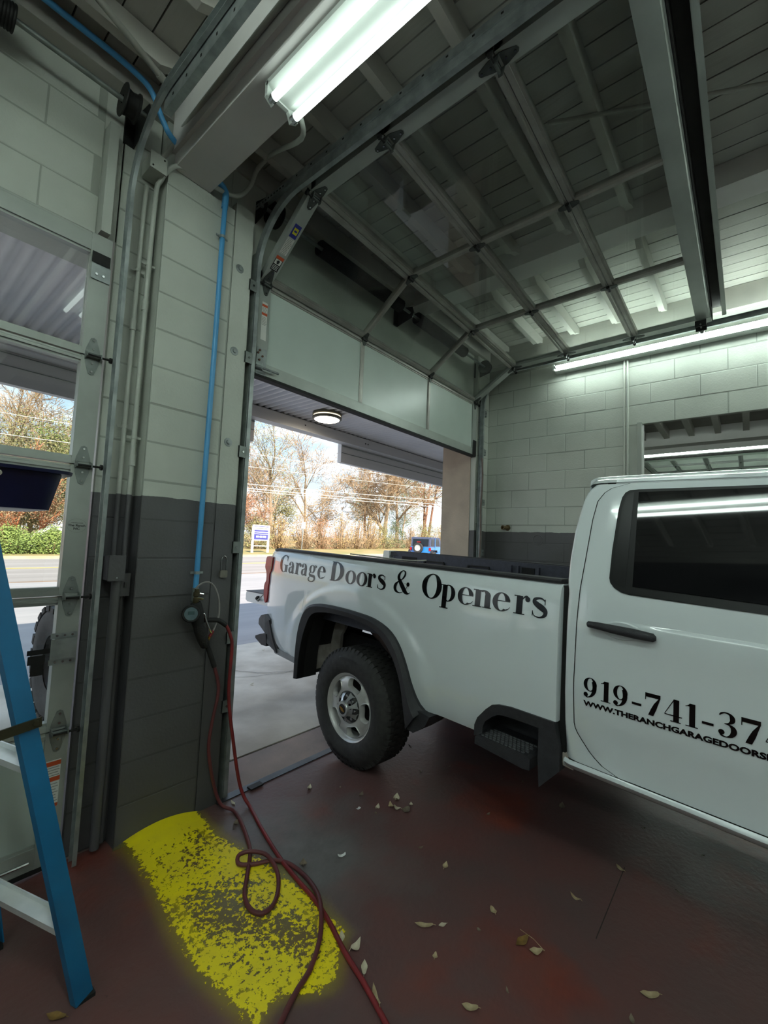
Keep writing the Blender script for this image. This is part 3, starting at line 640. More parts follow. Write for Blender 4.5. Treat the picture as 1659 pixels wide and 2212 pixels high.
strip_light(-.20, -.80, 1.62, 3.55, 'twin tube strip light over the ladder, left of the camera', (-.058, .058))
strip_light(-.20, -3.5, -1.05, 3.55, 'twin tube strip light behind the one over the ladder', (-.058, .058))
strip_light(-2.6, -3.2, 1.2, 3.60, 'added fill strip light by the left wall, out of view', (-.058, .058))  # unseen fixture added to brighten the room
strip_light(2.9, -4.6, -2.2, 3.60, 'added fill strip light over the bonnet of the pickup, out of view', (-.058, .058))  # unseen fixture added as fill light from the back
# ================================================================ CONDUITS AND PIPES
def clip(parent, p, r, ax, m=M_galv):
    p = Vector(p); put('strap', MB().lathe([(r + .0005, -.008), (r + .003, -.008), (r + .003, .008), (r + .0005, .008)], p, ax, 10).obb(p + Vector((0, .004, 0)), (r + .022, 0, 0), (0, .002, 0), (0, 0, .006)), m, parent)
def conduit(path, r, label, m=M_conduit, straps=(), n=5, couplings=()):
    t = put('conduit', MB().tube(smooth_path(path, n), r, 10), m, label=label, cat='conduit', smooth=40)
    for p in straps: clip(t, p, r, (0, 0, 1), m)
    for p, q in couplings: put('coupling', MB().tube([p, q], r + .004, 10), m, t, smooth=40)
    return t
conduit([(.842, 2.487, 1.40), (.842, 2.487, 2.2), (.846, 2.485, 3.2), (.85, 2.48, 3.43)], .0115, 'thin conduit running down the recess left of the pillar, left of the pair', M_wall, [(.842, 2.487, 2.95), (.842, 2.487, 2.1)], couplings=[((.842, 2.487, 2.62), (.842, 2.487, 2.68))])
conduit([(.886, 2.47, .03), (.886, 2.47, 1.2), (.886, 2.47, 2.2), (.889, 2.46, 3.30), (.90, 2.43, 3.47), (.95, 2.375, 3.56), (1.06, 2.365, 3.575), (1.24, 2.36, 3.592), (1.33, 2.36, 3.64), (1.395, 2.36, 3.75), (1.42, 2.34, 3.86), (1.40, 2.15, 3.845), (1.25, 1.68, 3.54), (1.16, 1.58, 3.53)], .0125, 'conduit bending over the pillar top to the strip light', M_wall, [(.886, 2.47, 3.0), (.886, 2.47, 2.05)], couplings=[((.886, 2.47, 2.74), (.886, 2.47, 2.80)), ((.887, 2.47, 1.9), (.887, 2.47, 1.96))])
conduit([(.868, 2.40, 3.545), (.90, 2.39, 3.60), (.945, 2.37, 3.72), (.97, 2.36, 3.82), (.95, 2.34, 3.90), (.90, 2.30, 3.94)], .0125, 'curved conduit rising from the junction box to the ceiling')
conduit([(.955, 2.37, 3.76), (.935, 2.25, 3.72), (.922, 2.0, 3.70), (.917, 1.4, 3.70), (.917, .6, 3.70), (.917, -1.5, 3.70)], .0125, 'conduit running along the left face of the boxed beam')
conduit([(.80, 2.235, 3.835), (.63, 2.17, 3.835), (.46, 2.11, 3.835), (.10, 1.98, 3.835), (-.8, 1.65, 3.835)], .015, 'pale conduit crossing below the ceiling joists at upper left', M_conduit, couplings=[((.77, 2.224, 3.835), (.80, 2.235, 3.835))])
conduit([(4.905, .955, 1.0), (4.905, .955, 2.0), (4.905, .955, 3.60)], .011, 'left one of the two conduits on the right block wall', M_wall)
conduit([(4.905, .925, 1.0), (4.905, .925, 2.0), (4.905, .925, 3.60)], .011, 'right one of the two conduits on the right block wall', M_wall)
conduit([(3.0, -.9, 3.83), (2.35, .50, 3.85), (2.2, .80, 3.85)], .011, 'short conduit along the ceiling right of the beam light')
jb = put('junction_box', MB().box(.825, .90, 2.38, 2.50, 3.475, 3.555).box(.82, .905, 2.375, 2.385, 3.47, 3.56), M_wall, label='painted junction box at the upper left corner of the pillar', cat='electrical box')
put('knockout', MB().lathe([(.016, 0), (.016, .02), (.001, .02)], (.868, 2.42, 3.555), (0, 0, 1), 10), M_wall, jb)
put('cover_screw', MB().tube([(.835, 2.376, 3.485), (.835, 2.372, 3.485)], .005, 6).tube([(.89, 2.376, 3.545), (.89, 2.372, 3.545)], .005, 6), M_gap, jb)
eb = put('switch_box', MB().box(.797, .867, 2.40, 2.47, 1.315, 1.435).box(.794, .870, 2.394, 2.401, 1.312, 1.438), M_wall, label='larger grey box on the vertical conduit in the recess', cat='electrical box')
put('cover_screw', MB().tube([(.833, 2.395, 1.327), (.833, 2.390, 1.327)], .005, 6), M_chrome, eb)
eb = put('switch_box', MB().box(.868, .912, 2.435, 2.475, 1.23, 1.345), M_wall, label='smaller grey box just right of the larger box in the recess', cat='electrical box')
put('toggle', MB().box(.884, .896, 2.428, 2.436, 1.275, 1.30), M_conduitg, eb)
conduit([(.845, 2.43, 1.315), (.845, 2.43, .7), (.85, 2.44, .03)], .021, 'grey square duct dropping from the larger box to the floor', M_wall)
ap = put('air_pipe', MB().tube(smooth_path([(-1.5, 2.36, 3.90), (.33, 2.36, 3.893), (.55, 2.36, 3.893), (.70, 2.36, 3.885), (.79, 2.36, 3.855), (.86, 2.36, 3.74), (.92, 2.36, 3.68), (1.05, 2.36, 3.645), (1.19, 2.36, 3.62), (1.225, 2.36, 3.60), (1.237, 2.362, 3.55), (1.239, 2.37, 3.3), (1.239, 2.37, 2.7), (1.234, 2.37, 2.0), (1.228, 2.37, 1.26)], 6), .0145, 12), M_blue, label='blue air pipe dropping down the face of the pillar', cat='pipe', smooth=40)
for z in (3.32, 1.345): clip(ap, (1.238 if z > 3 else 1.229, 2.37, z), .0145, (0, 0, 1))
put('elbow', MB().tube(smooth_path([(1.15, 2.36, 3.628), (1.20, 2.36, 3.622), (1.232, 2.36, 3.595), (1.238, 2.364, 3.55), (1.239, 2.37, 3.50)]), .019, 12), M_blue, ap, smooth=40)
put('pipe_end', MB().lathe([(.0145, 0), (.019, 0), (.019, -.04), (.022, -.045), (.022, -.07), (.016, -.075), (.016, -.10), (.001, -.10)], (1.228, 2.37, 1.262), (0, 0, 1), 12), M_steel, ap, smooth=35)
# padlock on the jamb board
pk = thing('padlock', (1.40, 2.392, 1.31), 'steel padlock with a long shackle hanging on the grey jamb board', 'padlock')
put('body', MB().prism(rnd_rect(.046, .042, .006), lambda u, v, w: (1.40 + u, 2.398 - w, 1.332 + v), .0, .018), mat('laminated lock steel', '#8e8a80', '#7d7970', 20, .4, metal=.7), pk)
put('shackle', MB().tube(smooth_path([(1.383, 2.389, 1.345), (1.383, 2.389, 1.40), (1.386, 2.389, 1.425), (1.40, 2.389, 1.437), (1.414, 2.389, 1.425), (1.417, 2.389, 1.40), (1.417, 2.389, 1.345)]), .0042, 8), M_chrome, pk, smooth=40)
# pipe stub on the right wall
ps = put('pipe_stub', MB().lathe([(.001, 0), (.035, 0), (.035, .01), (.022, .012), (.022, .085), (.026, .085), (.026, .10), (.017, .10), (.017, .06), (.001, .06)], (4.922, 2.19, 1.795), Vector((-1, .25, 0)), 16), mat('tarnished brass', '#7d6a4c', '#5d4f3a', 12, .5, metal=.6), label='tarnished pipe stub sticking out of the right block wall', cat='pipe', smooth=35)
rp = put('knockout_ring', MB().lathe([(.052, 0), (.055, .004), (.058, .004), (.061, 0)], (4.921, 1.83, 1.66), (-1, 0, 0), 26), M_wall, label='round patched hole on the grey part of the right wall', cat='patch', smooth=35)
# ================================================================ AIR INFLATOR AND HOSES
inf = thing('tire_inflator', (1.26, 2.33, .93), 'black tire inflator with dial gauge hanging on the pillar', 'inflator')
gd = Vector((-.35, -.90, .12)).normalized()
put('dial_body', MB().lathe([(.001, -.03), (.040, -.03), (.046, -.024), (.047, .012), (.043, .018), (.036, .018), (.034, .014)], (1.188, 2.325, 1.128), gd, 24), M_rubber, inf, smooth=35)
put('dial_face', MB().lathe([(.0345, .0145), (.0345, .0155), (.001, .0155)], (1.188, 2.325, 1.128), gd, 24), mat('dial face', '#5f7076', '#56676d', 30, .25), inf)
put('dial_readout', MB().obb(Vector((1.188, 2.325, 1.132)) + gd * .016, Vector((.93, -.36, .0)) * .017, Vector((.04, .12, .99)) * .009, gd * .001), mat('dial readout', '#2f4a4c', '#2a4345', 30, .3), inf)
put('head', MB().tube(smooth_path([(1.215, 2.335, 1.185), (1.225, 2.335, 1.15), (1.232, 2.335, 1.10), (1.238, 2.335, 1.06)]), [.026, .028, .028, .03, .03, .03, .032, .033, .034, .035, .035, .035, .035, .034, .034, .033, .032, .03, .03], 12), M_rubber, inf, smooth=45)
put('grip', MB().tube([(1.238, 2.335, 1.07), (1.25, 2.335, 1.03), (1.268, 2.335, .985), (1.288, 2.335, .945), (1.292, 2.335, .935)], [.030, .031, .029, .026, .02], 12), mat('ribbed grip', '#1b1a1a', '#101010', 40, .7, bump=.4, bscale=120), inf, smooth=45)
put('lever', MB().tube(smooth_path([(1.245, 2.32, 1.125), (1.262, 2.315, 1.12), (1.272, 2.315, 1.09), (1.28, 2.315, 1.07), (1.297, 2.315, 1.035), (1.313, 2.318, 1.012)]), .005, 8), M_chrome, inf, smooth=40)
put('coupler', MB().lathe([(.001, 0), (.014, 0), (.017, .01), (.017, .03), (.012, .035), (.018, .04), (.018, .06), (.013, .065), (.013, .08), (.001, .08)], (1.217, 2.335, 1.18), (.02, 0, 1), 12), mat('worn brass', '#6f6447', '#55503f', 20, .4, metal=.8), inf, smooth=35)
put('valve_knob', MB().tube([(1.22, 2.33, 1.215), (1.25, 2.32, 1.205)], .009, 8).tube([(1.235, 2.33, 1.232), (1.252, 2.32, 1.230)], .008, 8), M_chrome, inf, smooth=40)
put('hose_barb', MB().tube([(1.288, 2.335, .945), (1.306, 2.335, .975), (1.318, 2.335, 1.0)], .0075, 8), M_brass, inf, smooth=40)
put('whip_hose', MB().tube(smooth_path([(1.206, 2.325, 1.262), (1.225, 2.32, 1.283), (1.250, 2.315, 1.295), (1.285, 2.315, 1.290), (1.320, 2.32, 1.256), (1.347, 2.325, 1.19), (1.353, 2.325, 1.114), (1.338, 2.325, 1.05), (1.316, 2.325, 1.005)]), .0052, 8), mat('clear hose', '#8e8a88', '#7d7977', 10, .3), inf, smooth=40)
put('red_collar', MB().tube([(1.325, 2.325, 1.022), (1.308, 2.328, .99)], .009, 8), mat('red collar', '#8a1f24', '#741a1e', 10, .5), inf, smooth=40)
M_hose = mat('red rubber hose', '#8a2a2c', '#6d2225', 8, .5)
M_hose2 = mat('dusty maroon hose', '#6a3234', '#57292c', 8, .55)
HAv = [(1.27, 2.33, 1.085), (1.305, 2.325, 1.083), (1.35, 2.32, 1.076), (1.395, 2.315, 1.045), (1.425, 2.31, .985), (1.441, 2.31, .906), (1.440, 2.31, .643), (1.489, 2.31, .369), (1.535, 2.30, .143), (1.56, 2.275, .05)]
HA = [(1.568, 2.22), (1.500, 2.005), (1.436, 1.770), (1.405, 1.598), (1.384, 1.454), (1.349, 1.324), (1.299, 1.187), (1.263, 1.060), (1.218, .928), (1.17, .80), (1.1, .62), (1.0, .35)]
h1 = put('air_hose', MB().tube(smooth_path(HAv + [(x, y, .011) for x, y in HA], 6), .0095, 10), M_hose, label='bright red air hose hanging from the inflator side and crossing over the loop', cat='hose', smooth=50)
put('hose_sleeve', MB().tube(smooth_path(HAv[:4], 6), .0135, 10), M_rubber, h1, smooth=40)
HBv = [(1.295, 2.335, .95), (1.318, 2.335, .90), (1.353, 2.335, .815), (1.388, 2.335, .678), (1.362, 2.335, .508), (1.352, 2.335, .361), (1.395, 2.335, .168), (1.44, 2.32, .04)]
HB = [(1.485, 2.26, .011), (1.458, 2.141, .011), (1.401, 1.987, .011), (1.353, 1.893, .013), (1.260, 1.777, .012), (1.195, 1.694, .012), (1.171, 1.615, .012), (1.190, 1.561, .012), (1.249, 1.564, .012), (1.316, 1.619, .012), (1.368, 1.702, .02), (1.385, 1.805, .032), (1.342, 1.877, .036), (1.295, 1.901, .03), (1.275, 1.865, .018), (1.330, 1.819, .012), (1.403, 1.776, .012), (1.441, 1.700, .012), (1.441, 1.583, .012), (1.399, 1.456, .028), (1.339, 1.366, .036), (1.266, 1.293, .020), (1.171, 1.236, .012), (1.086, 1.209, .012), (1.007, 1.177, .012), (.90, 1.12, .012), (.7, .95, .012)]
h2 = put('air_hose', MB().tube(smooth_path(HBv + HB, 6), .0095, 10), M_hose2, label='dull maroon air hose looped on the yellow floor paint', cat='hose', smooth=50)
put('hose_sleeve', MB().tube(smooth_path(HBv[:3], 6), .0135, 10), M_rubber, h2, smooth=40)
put('hose_ferrule', MB().tube([(1.285, 2.335, .965), (1.300, 2.335, .935)], .0125, 10), M_brass, h2, smooth=40)
# ================================================================ STEP LADDER AND TOTE
M_lad = mat('blue fibreglass', '#146a98', '#115e88', 6, .45)
M_bar = mat('bright ladder aluminium', '#eef0f0', '#dfe2e2', 10, .3, metal=.35)
lad = thing('step_ladder', (.2, 1.9, 0), 'blue fibreglass step ladder standing at the left in front of the closed door', 'ladder')
def chan(p, q, w, d, side):
    # C channel rail from p to q: web w wide, flanges d deep on `side`
    p, q, side = Vector(p), Vector(q), Vector(side).normalized(); ax = (q - p).normalized(); u = ax.cross(side).normalized(); t = .0045
    prof = [(-w / 2, 0), (w / 2, 0), (w / 2, d), (w / 2 - t, d), (w / 2 - t, t), (-w / 2 + t, t), (-w / 2 + t, d), (-w / 2, d)]
    return MB().sweep([p, q], prof, [u, u], [side, side])
near = lambda z: Vector((.607 - .23 * z, 1.705 + .06 * z, z)); far = lambda z: Vector((.440 - .165 * z, 2.165 - .045 * z, z))
fn_ = lambda z: Vector((-.38 + .36 * z, 1.60 + .09 * z, z)); ff_ = lambda z: Vector((-.50 + .41 * z, 2.10 - .03 * z, z))
dv = (far(.5) - near(.5)).normalized()
put('rail', chan(near(.012), near(1.60), .056, .028, dv), M_lad, lad, label='blue rear rail nearest the camera'); put('rail', chan(far(.012), far(1.58), .056, .028, -dv), M_lad, lad)
put('rail', chan(fn_(.012), fn_(1.60), .056, .028, dv), M_lad, lad); put('rail', chan(ff_(.012), ff_(1.58), .056, .028, -dv), M_lad, lad)
for i, f in enumerate((near, far, fn_, ff_)):
    p = f(0.0); put('foot', MB().obb(p + Vector((0, .014 if i % 2 == 0 else -.014, .006)), (.029, 0, 0), (0, .014, 0), (0, 0, .006)), M_rubber, lad)
ax = (near(1) - near(0)).normalized(); nb = dv.cross(ax).normalized()
for z in (.25, .79, 1.3):
    a, b = near(z) + dv * .005, far(z) - dv * .005; d = (b - a)
    put('brace', MB().obb((a + b) / 2, d / 2, ax * .012, nb * .022).obb((a + b) / 2 + ax * .014 + nb * .02, d / 2, ax * .016, nb * .002), M_bar, lad, label='bright aluminium cross brace')
for z in (.30, .60, .90, 1.2):
    a, b = fn_(z), ff_(z); d = (b - a); put('step', MB().obb((a + b) / 2, d / 2, (.042, 0, 0), (0, 0, .014)), M_bar, lad)
for f, g in ((near, fn_), (far, ff_)):
    a, b = f(.935) + Vector((.036, -.006 if f is near else .0, 0)), g(.935); mid = (a + b) / 2 + Vector((0, 0, -.02))
    put('spreader', MB().bar(a, mid, .006, .030).bar(mid, b, .006, .030).tube([a + Vector((-.015, -.012, 0)), a + Vector((-.015, .012, 0))], .008, 8), mat('dark spreader', '#4d4a36', '#3f3d2d', 12, .45, metal=.6), lad)
put('top_cap', MB().prism(rnd_rect(.13, .44, .03), lambda u, v, w: (.19 + u, 1.96 + v, w), 1.575, 1.612), mat('cap plastic', '#17529a', '#134683', 6, .5), lad)
M_tote = mat('navy tote plastic', '#10173f', '#0c1233', 6, .35)
def tote():
    t = thing('storage_tote', (.15, 1.96, 1.612), 'dark navy plastic tote resting on top of the blue ladder', 'tote')
    cx, cy = .088, 1.95; z0, z1 = 1.6125, 1.742; rows = []
    for z, a, b in ((z0, .298, .17), (z0 + .002, .318, .185), (z1 - .012, .335, .225), (z1 - .010, .358, .245), (z1, .360, .247), (z1, .325, .215), (z0 + .01, .305, .178)):
        rows.append([(cx + u, cy + v, z) for u, v in rnd_rect(2 * a, 2 * b, .05, 5)])
    m = MB().grid(rows, True); n = len(rows[0]); m.f.append(tuple(range(n - 1, -1, -1))); m.f.append(tuple(6 * n + k for k in range(n)))
    put('body', m, M_tote, t, smooth=30)
    put('rivet', MB().lathe([(.009, 0), (.009, .003), (.001, .004)], (.255, 1.95 - .2225, 1.716), (0, -1, -.3), 12), mat('rivet', '#d9d4c8', '#c9c4b8', 5, .4), t)  # pale disc stands for light shining through a hole in the tote
    put('side_rib', MB().box(.11, .17, 1.735, 1.742, 1.66, 1.72).box(-.06, .05, 1.735, 1.742, 1.66, 1.72).box(-.12, -.04, 1.735, 1.742, 1.66, 1.72), M_tote, t)
tote()
# ================================================================ PICKUP TRUCK
YAW, RAKE = math.radians(5.0), math.radians(1.3)
TO = Vector((2.28, 2.18, 0))
TF = Vector((-math.sin(YAW) * math.cos(RAKE), -math.cos(YAW) * math.cos(RAKE), -math.sin(RAKE)))
TT = Vector((math.cos(YAW), -math.sin(YAW), 0)); TU = TT.cross(TF)
if TU.z < 0: TU = -TU
def TW(s, t, z): return TO + TF * s + TT * t + TU * z
def ip(x, X, Y):
    if x <= X[0]: return Y[0]
    for i in range(len(X) - 1):
        if x <= X[i + 1]: return Y[i] + (Y[i + 1] - Y[i]) * (x - X[i]) / (X[i + 1] - X[i])
    return Y[-1]
def sst(a, b, x):
    x = min(1, max(0, (x - a) / (b - a))); return x * x * (3 - 2 * x)
truck = thing('pickup_truck', TW(1.5, .85, 0), 'white crew cab pickup truck backed half out of the open garage door', 'truck')
M_body = mat('white truck paint', (.66, .71, .73, 1), (.64, .69, .71, 1), 2.0, .14, coat=1.0)
M_tglass = mat('tinted window glass', (.006, .006, .007, 1), (.008, .008, .009, 1), 3.0, .03, spec=.6)
M_trimk = mat('black window trim', '#09090a', '#070708', 10, .35, spec=.25)
M_plastic = mat('textured black plastic', '#2e2e32', '#252529', 30, .55, bump=.3, bscale=300)
M_liner = mat('bed liner', '#3f424e', '#363844', 30, .6, bump=.4, bscale=250)
M_dark = mat('underbody black', '#100f0f', '#0b0b0b', 12, .8)
M_wliner = mat('dusty wheel liner', '#a39d96', '#86807a', 12, .85)
M_dgrey = mat('dark grey bumper', '#5a5b5d', '#4c4d4f', 20, .5)
M_black = mat('black vinyl lettering', '#060607', '#050506', 10, .12)
def tb(z):      # bed side section
    return ip(z, [.55, .62, .75, .95, 1.22, 1.36, 1.41, 1.44], [.03, .0, -.022, -.030, -.030, -.018, -.004, .03])
FO = [(-.558,.500),(-.566,.773),(-.536,.938),(-.464,1.039),(-.353,1.073),(-.192,1.083),(.028,1.082),(.253,1.071),(.380,1.037),(.445,1.004),(.503,.950),(.545,.879),(.596,.770),(.631,.675),(.663,.618),(.759,.593),(.730,.533),(.646,.469),(.603,.475)]
FI = [(-.529,.466),(-.526,.644),(-.487,.823),(-.412,.986),(-.324,1.014),(-.145,1.033),(.079,1.033),(.267,1.010),(.353,.969),(.429,.907),(.489,.833),(.541,.729),(.572,.606),(.603,.475)]
def bed_t(s, z):
    t = tb(z)
    if s < -.80: t += .045 * ((-.80 - s) / .34) ** 2
    d = math.hypot(s / .78, (z - .62) / .62); t -= .011 * sst(1.02, .93, d)
    return t
arch_s = [-.552, -.548, -.520, -.44, -.34, -.18, .05, .26, .37, .44, .50, .545, .585, .62, .648]
arch_z = [.585, .80, .935, 1.02, 1.05, 1.06, 1.06, 1.045, 1.01, .97, .92, .84, .73, .64, .597]
def bed_low(s):
    if -.552 <= s <= .648: return ip(s, arch_s, arch_z)
    return ip(s, [-1.2, -.6, .65, 1.03, 1.052, 1.075, 1.15, 1.19, 1.475], [.60, .585, .597, .597, .66, .70, .775, .788, .796])
bed = thing('bed', TW(.2, .8, .9)); bed.parent = truck; bed.location = WO[bed.name] - WO[truck.name]
cols = sorted(set([-1.17 + .03 * k for k in range(90) if -1.17 + .03 * k < 1.475] + arch_s + [1.475, 1.03, 1.052, 1.075, 1.15, 1.19, -.5505, -.5]))
NR = 26; rows = []
for s in cols:
    lo = bed_low(s); r = []
    for k in range(NR + 1):
        z = lo + (1.428 - lo) * (k / NR); tail = 0
        ss = s
        if s < -1.0: ss = s + (-.0 if z > 1.2 else .0)
        r.append(TW(ss, bed_t(s, z), z))
    rows.append(r)
# turn the rear corner and the front edge inwards
s0, s1 = cols[0], cols[-1]
tail = [[TW(s0 - .035 * math.sin(a), bed_t(s0, bed_low(s0) + (1.428 - bed_low(s0)) * k / NR) + .05 * (1 - math.cos(a)), bed_low(s0) + (1.428 - bed_low(s0)) * k / NR) for k in range(NR + 1)] for a in (PI / 2, PI / 3, PI / 6)]
for r_, dd in ((tail[0], .10),): pass
inner = [p + TT * .12 for p in tail[0]]
front = [p + TF * .004 + TT * .012 for p in rows[-1]]; front2 = [p + TF * .004 + TT * .10 for p in rows[-1]]
bs = put('bed_side', MB().grid([inner] + tail + rows + [front, front2]), M_body, bed, smooth=32, label='white near bed side')
# lettering on the bed side: strokes drawn as shapes, laid onto the curved panel
class Ink:
    def __init__(s, fn): s.m = MB(); s.fn = fn
    def quadpoly(s, pts):                     # strip of (left,right) pairs
        vs = []; 
        for a, b in pts: vs += [s.fn(*a), s.fn(*b)]
        s.m.add(vs, [(2 * i, 2 * i + 1, 2 * i + 3, 2 * i + 2) for i in range(len(pts) - 1)])
    def rect(s, x0, y0, x1, y1, n=6): s.quadpoly([((x0, y0 + (y1 - y0) * k / n), (x1, y0 + (y1 - y0) * k / n)) for k in range(n + 1)])
    def slab(s, x0, y0, x1, y1, w, n=8):      # slanted stem of horizontal width w
        s.quadpoly([((x0 + (x1 - x0) * k / n, y0 + (y1 - y0) * k / n), (x0 + (x1 - x0) * k / n + w, y0 + (y1 - y0) * k / n)) for k in range(n + 1)])
    def ring(s, cx, cy, rx, ry, thick, thin, a0=0, a1=360, n=44, off=0.0):
        pr = []
        for k in range(n + 1):
            a = math.radians(a0 + (a1 - a0) * k / n); c, q = math.cos(a), math.sin(a)
            pr.append(((cx + rx * c, cy + ry * q), (cx + off + (rx - thick) * c, cy + (ry - thin) * q)))
        s.quadpoly(pr)
    def dot(s, cx, cy, r, n=16): s.m.add([s.fn(cx + r * math.cos(2 * PI * k / n), cy + r * math.sin(2 * PI * k / n)) for k in range(n)], [tuple(range(n))])
    def curve(s, P, n=7):                     # tapered pen stroke: (x, y, half-width, angle)
        pts = smooth_path([(p[0], p[1], p[2]) for p in P], n); pr = []
        for i, p in enumerate(pts):
            d = pts[min(i + 1, len(pts) - 1)] - pts[max(i - 1, 0)]; d.z = 0; d.normalize(); nx, ny = -d.y, d.x
            pr.append(((p.x + nx * p.z, p.y + ny * p.z), (p.x - nx * p.z, p.y - ny * p.z)))
        s.quadpoly(pr)
# glyph bodies in units of cap height 1.0, x-height .66; return advance width
def glyph(I, ch, x, y, u, wd=1.0):
    X = lambda a: x + a * u * wd
    Yf = lambda b: y + b * u
    KB = 1.2
    R = lambda a, b, c, d: I.rect(X(a), Yf(b), X(a + (c - a) * KB if c - a < .2 and d - b > .3 and c - a > .1 else c), Yf(d))
    ring = lambda cx, cy, rx, ry, tk, tn, a0=0, a1=360, off=0: I.ring(X(cx), Yf(cy), rx * u * wd, ry * u, tk * KB * u * wd, tn * 1.15 * u, a0, a1, 44, off * u * wd)
    dot = lambda a, b, r: I.dot(X(a), Yf(b), r * 1.1 * u)
    cv = lambda P: I.curve([(X(a), Yf(b), w * u * (1.18 if w > .02 else 1.1)) for a, b, w in P])
    h = .035
    if ch == 'O': ring(.45, .5, .45, .515, .185, .035); return .98
    if ch == 'o': ring(.33, .325, .33, .34, .145, .030); return .72
    if ch == 'D': R(.02, 0, .26, h); R(.02, 1 - h, .26, 1); R(.08, 0, .26, 1); ring(.26, .5, .56, .5, .19, h, -90, 90); R(.24, 0, .30, h); R(.24, 1 - h, .30, 1); return .90
    if ch == 'G':
        ring(.45, .5, .45, .515, .185, .035, 52, 318); R(.56, .02, .74, .44); R(.46, .41, .84, .445); I.slab(X(.70), Yf(.66), X(.70), Yf(.99), .035 * u * wd); cv([(.60, .96, .022), (.68, .88, .02), (.725, .68, .012)]); return .93
    if ch == 'a':
        R(.33, .04, .49, .48); ring(.255, .46, .235, .205, .15, .03, 0, 105); cv([(.26, .655, .014), (.14, .63, .016), (.07, .55, .03)]); dot(.105, .51, .075)
        ring(.225, .18, .215, .19, .14, .028, 60, 330); cv([(.34, .40, .014), (.24, .36, .016), (.15, .32, .02)]); cv([(.41, .08, .06), (.47, .02, .03), (.56, .03, .012), (.60, .09, .006)]); return .60
    if ch == 'r':
        R(.09, 0, .25, .64); R(.01, 0, .36, h); R(.01, .615, .2, .65); cv([(.24, .42, .012), (.29, .56, .016), (.38, .64, .03), (.44, .60, .03)]); dot(.43, .545, .085); return .54
    if ch == 'g':
        ring(.28, .43, .235, .225, .115, .026); cv([(.40, .60, .012), (.48, .64, .014), (.55, .62, .02)]); dot(.56, .58, .06)
        cv([(.17, .25, .014), (.10, .19, .028), (.13, .10, .05), (.30, .065, .06), (.47, .04, .06), (.53, -.06, .05), (.48, -.18, .03), (.32, -.25, .016), (.14, -.23, .022), (.06, -.14, .035), (.10, -.04, .022), (.20, .06, .012)]); return .62
    if ch == 'e':
        ring(.30, .325, .30, .34, .145, .030, 10, 310); R(.15, .345, .585, .375); ring(.30, .36, .29, .30, .12, .03, 3, 70); cv([(.47, .06, .02), (.545, .11, .012), (.585, .18, .006)]); return .645
    if ch == 's':
        cv([(.37, .44, .008), (.36, .56, .012), (.29, .635, .022), (.20, .65, .028), (.10, .60, .05), (.085, .51, .066), (.17, .42, .082), (.29, .33, .088), (.38, .23, .07), (.37, .10, .052), (.27, .015, .024), (.17, .01, .018), (.08, .06, .014), (.045, .20, .008)]); R(.355, .44, .375, .63); R(.035, .03, .055, .21); return .50
    if ch == 'p':
        R(.08, -.28, .24, .64); R(.0, -.29, .35, -.255); R(.0, .615, .2, .65); ring(.32, .325, .285, .335, .135, .03, -150, 150); return .70
    if ch == 'n':
        R(.08, 0, .24, .64); R(.0, 0, .33, h); R(.0, .615, .2, .65); R(.42, 0, .58, .47); R(.35, 0, .66, h); ring(.375, .46, .238, .195, .155, .05, 0, 130); return .69
    if ch == '&':
        cv([(.30, .52, .05), (.24, .62, .07), (.23, .76, .065), (.29, .90, .035), (.42, .985, .018), (.54, .93, .030), (.57, .80, .042), (.50, .67, .034), (.38, .56, .018), (.20, .46, .03), (.09, .34, .065), (.06, .20, .075), (.13, .07, .055), (.30, .0, .022), (.46, .02, .014), (.62, .12, .012), (.73, .26, .012), (.78, .42, .012)])
        cv([(.30, .60, .05), (.36, .46, .085), (.50, .28, .095), (.66, .10, .085), (.80, .02, .045), (.92, .04, .014), (.97, .10, .008)]); dot(.80, .41, .085); R(.60, .43, .66, .44); return 1.05
    if ch == '9':
        ring(.29, .66, .285, .345, .13, .03); ring(.17, .53, .40, .53, .15, .03, -80, 35); cv([(.22, .005, .018), (.14, .02, .028), (.08, .09, .03)]); dot(.11, .13, .10); return .64
    if ch == '1': R(.13, 0, .29, 1); R(.01, 0, .41, h); cv([(.15, .97, .02), (.08, .89, .014), (.0, .86, .01)]); I.slab(X(.05), Yf(.87), X(.15), Yf(.99), .1 * u * wd); return .44
    if ch == '7': R(.02, .82, .55, 1); R(.0, .68, .03, 1); I.slab(X(.12), Yf(0), X(.22), Yf(.30), .19 * u * wd); I.quadpoly([((X(.22), Yf(.30)), (X(.41), Yf(.30))), ((X(.32), Yf(.55)), (X(.47), Yf(.55))), ((X(.48), Yf(.82)), (X(.55), Yf(.86)))]); return .60
    if ch == '4': R(.30, 0, .46, 1); R(.20, 0, .56, h); R(.0, .25, .60, .29); I.quadpoly([((X(.0), Yf(.25)), (X(.0), Yf(.31))), ((X(.30), Yf(.90)), (X(.31), Yf(1.0)))]); return .64
    if ch == '3':
        cv([(.02, .86, .02), (.08, .95, .03), (.20, 1.0, .022), (.33, .96, .04), (.40, .84, .075), (.40, .70, .07), (.30, .58, .03), (.17, .545, .014)]); cv([(.17, .545, .014), (.32, .52, .03), (.43, .41, .075), (.45, .26, .085), (.38, .10, .06), (.24, .01, .02), (.10, .03, .03), (.04, .12, .03)]); dot(.085, .17, .10); return .58
    if ch == '-': R(.02, .29, .38, .40); return .42
    return .3
inkf = lambda x, y: TW(x, bed_t(x, y) - .0022, y)
I = Ink(inkf); CH = .141; BZ = 1.2565
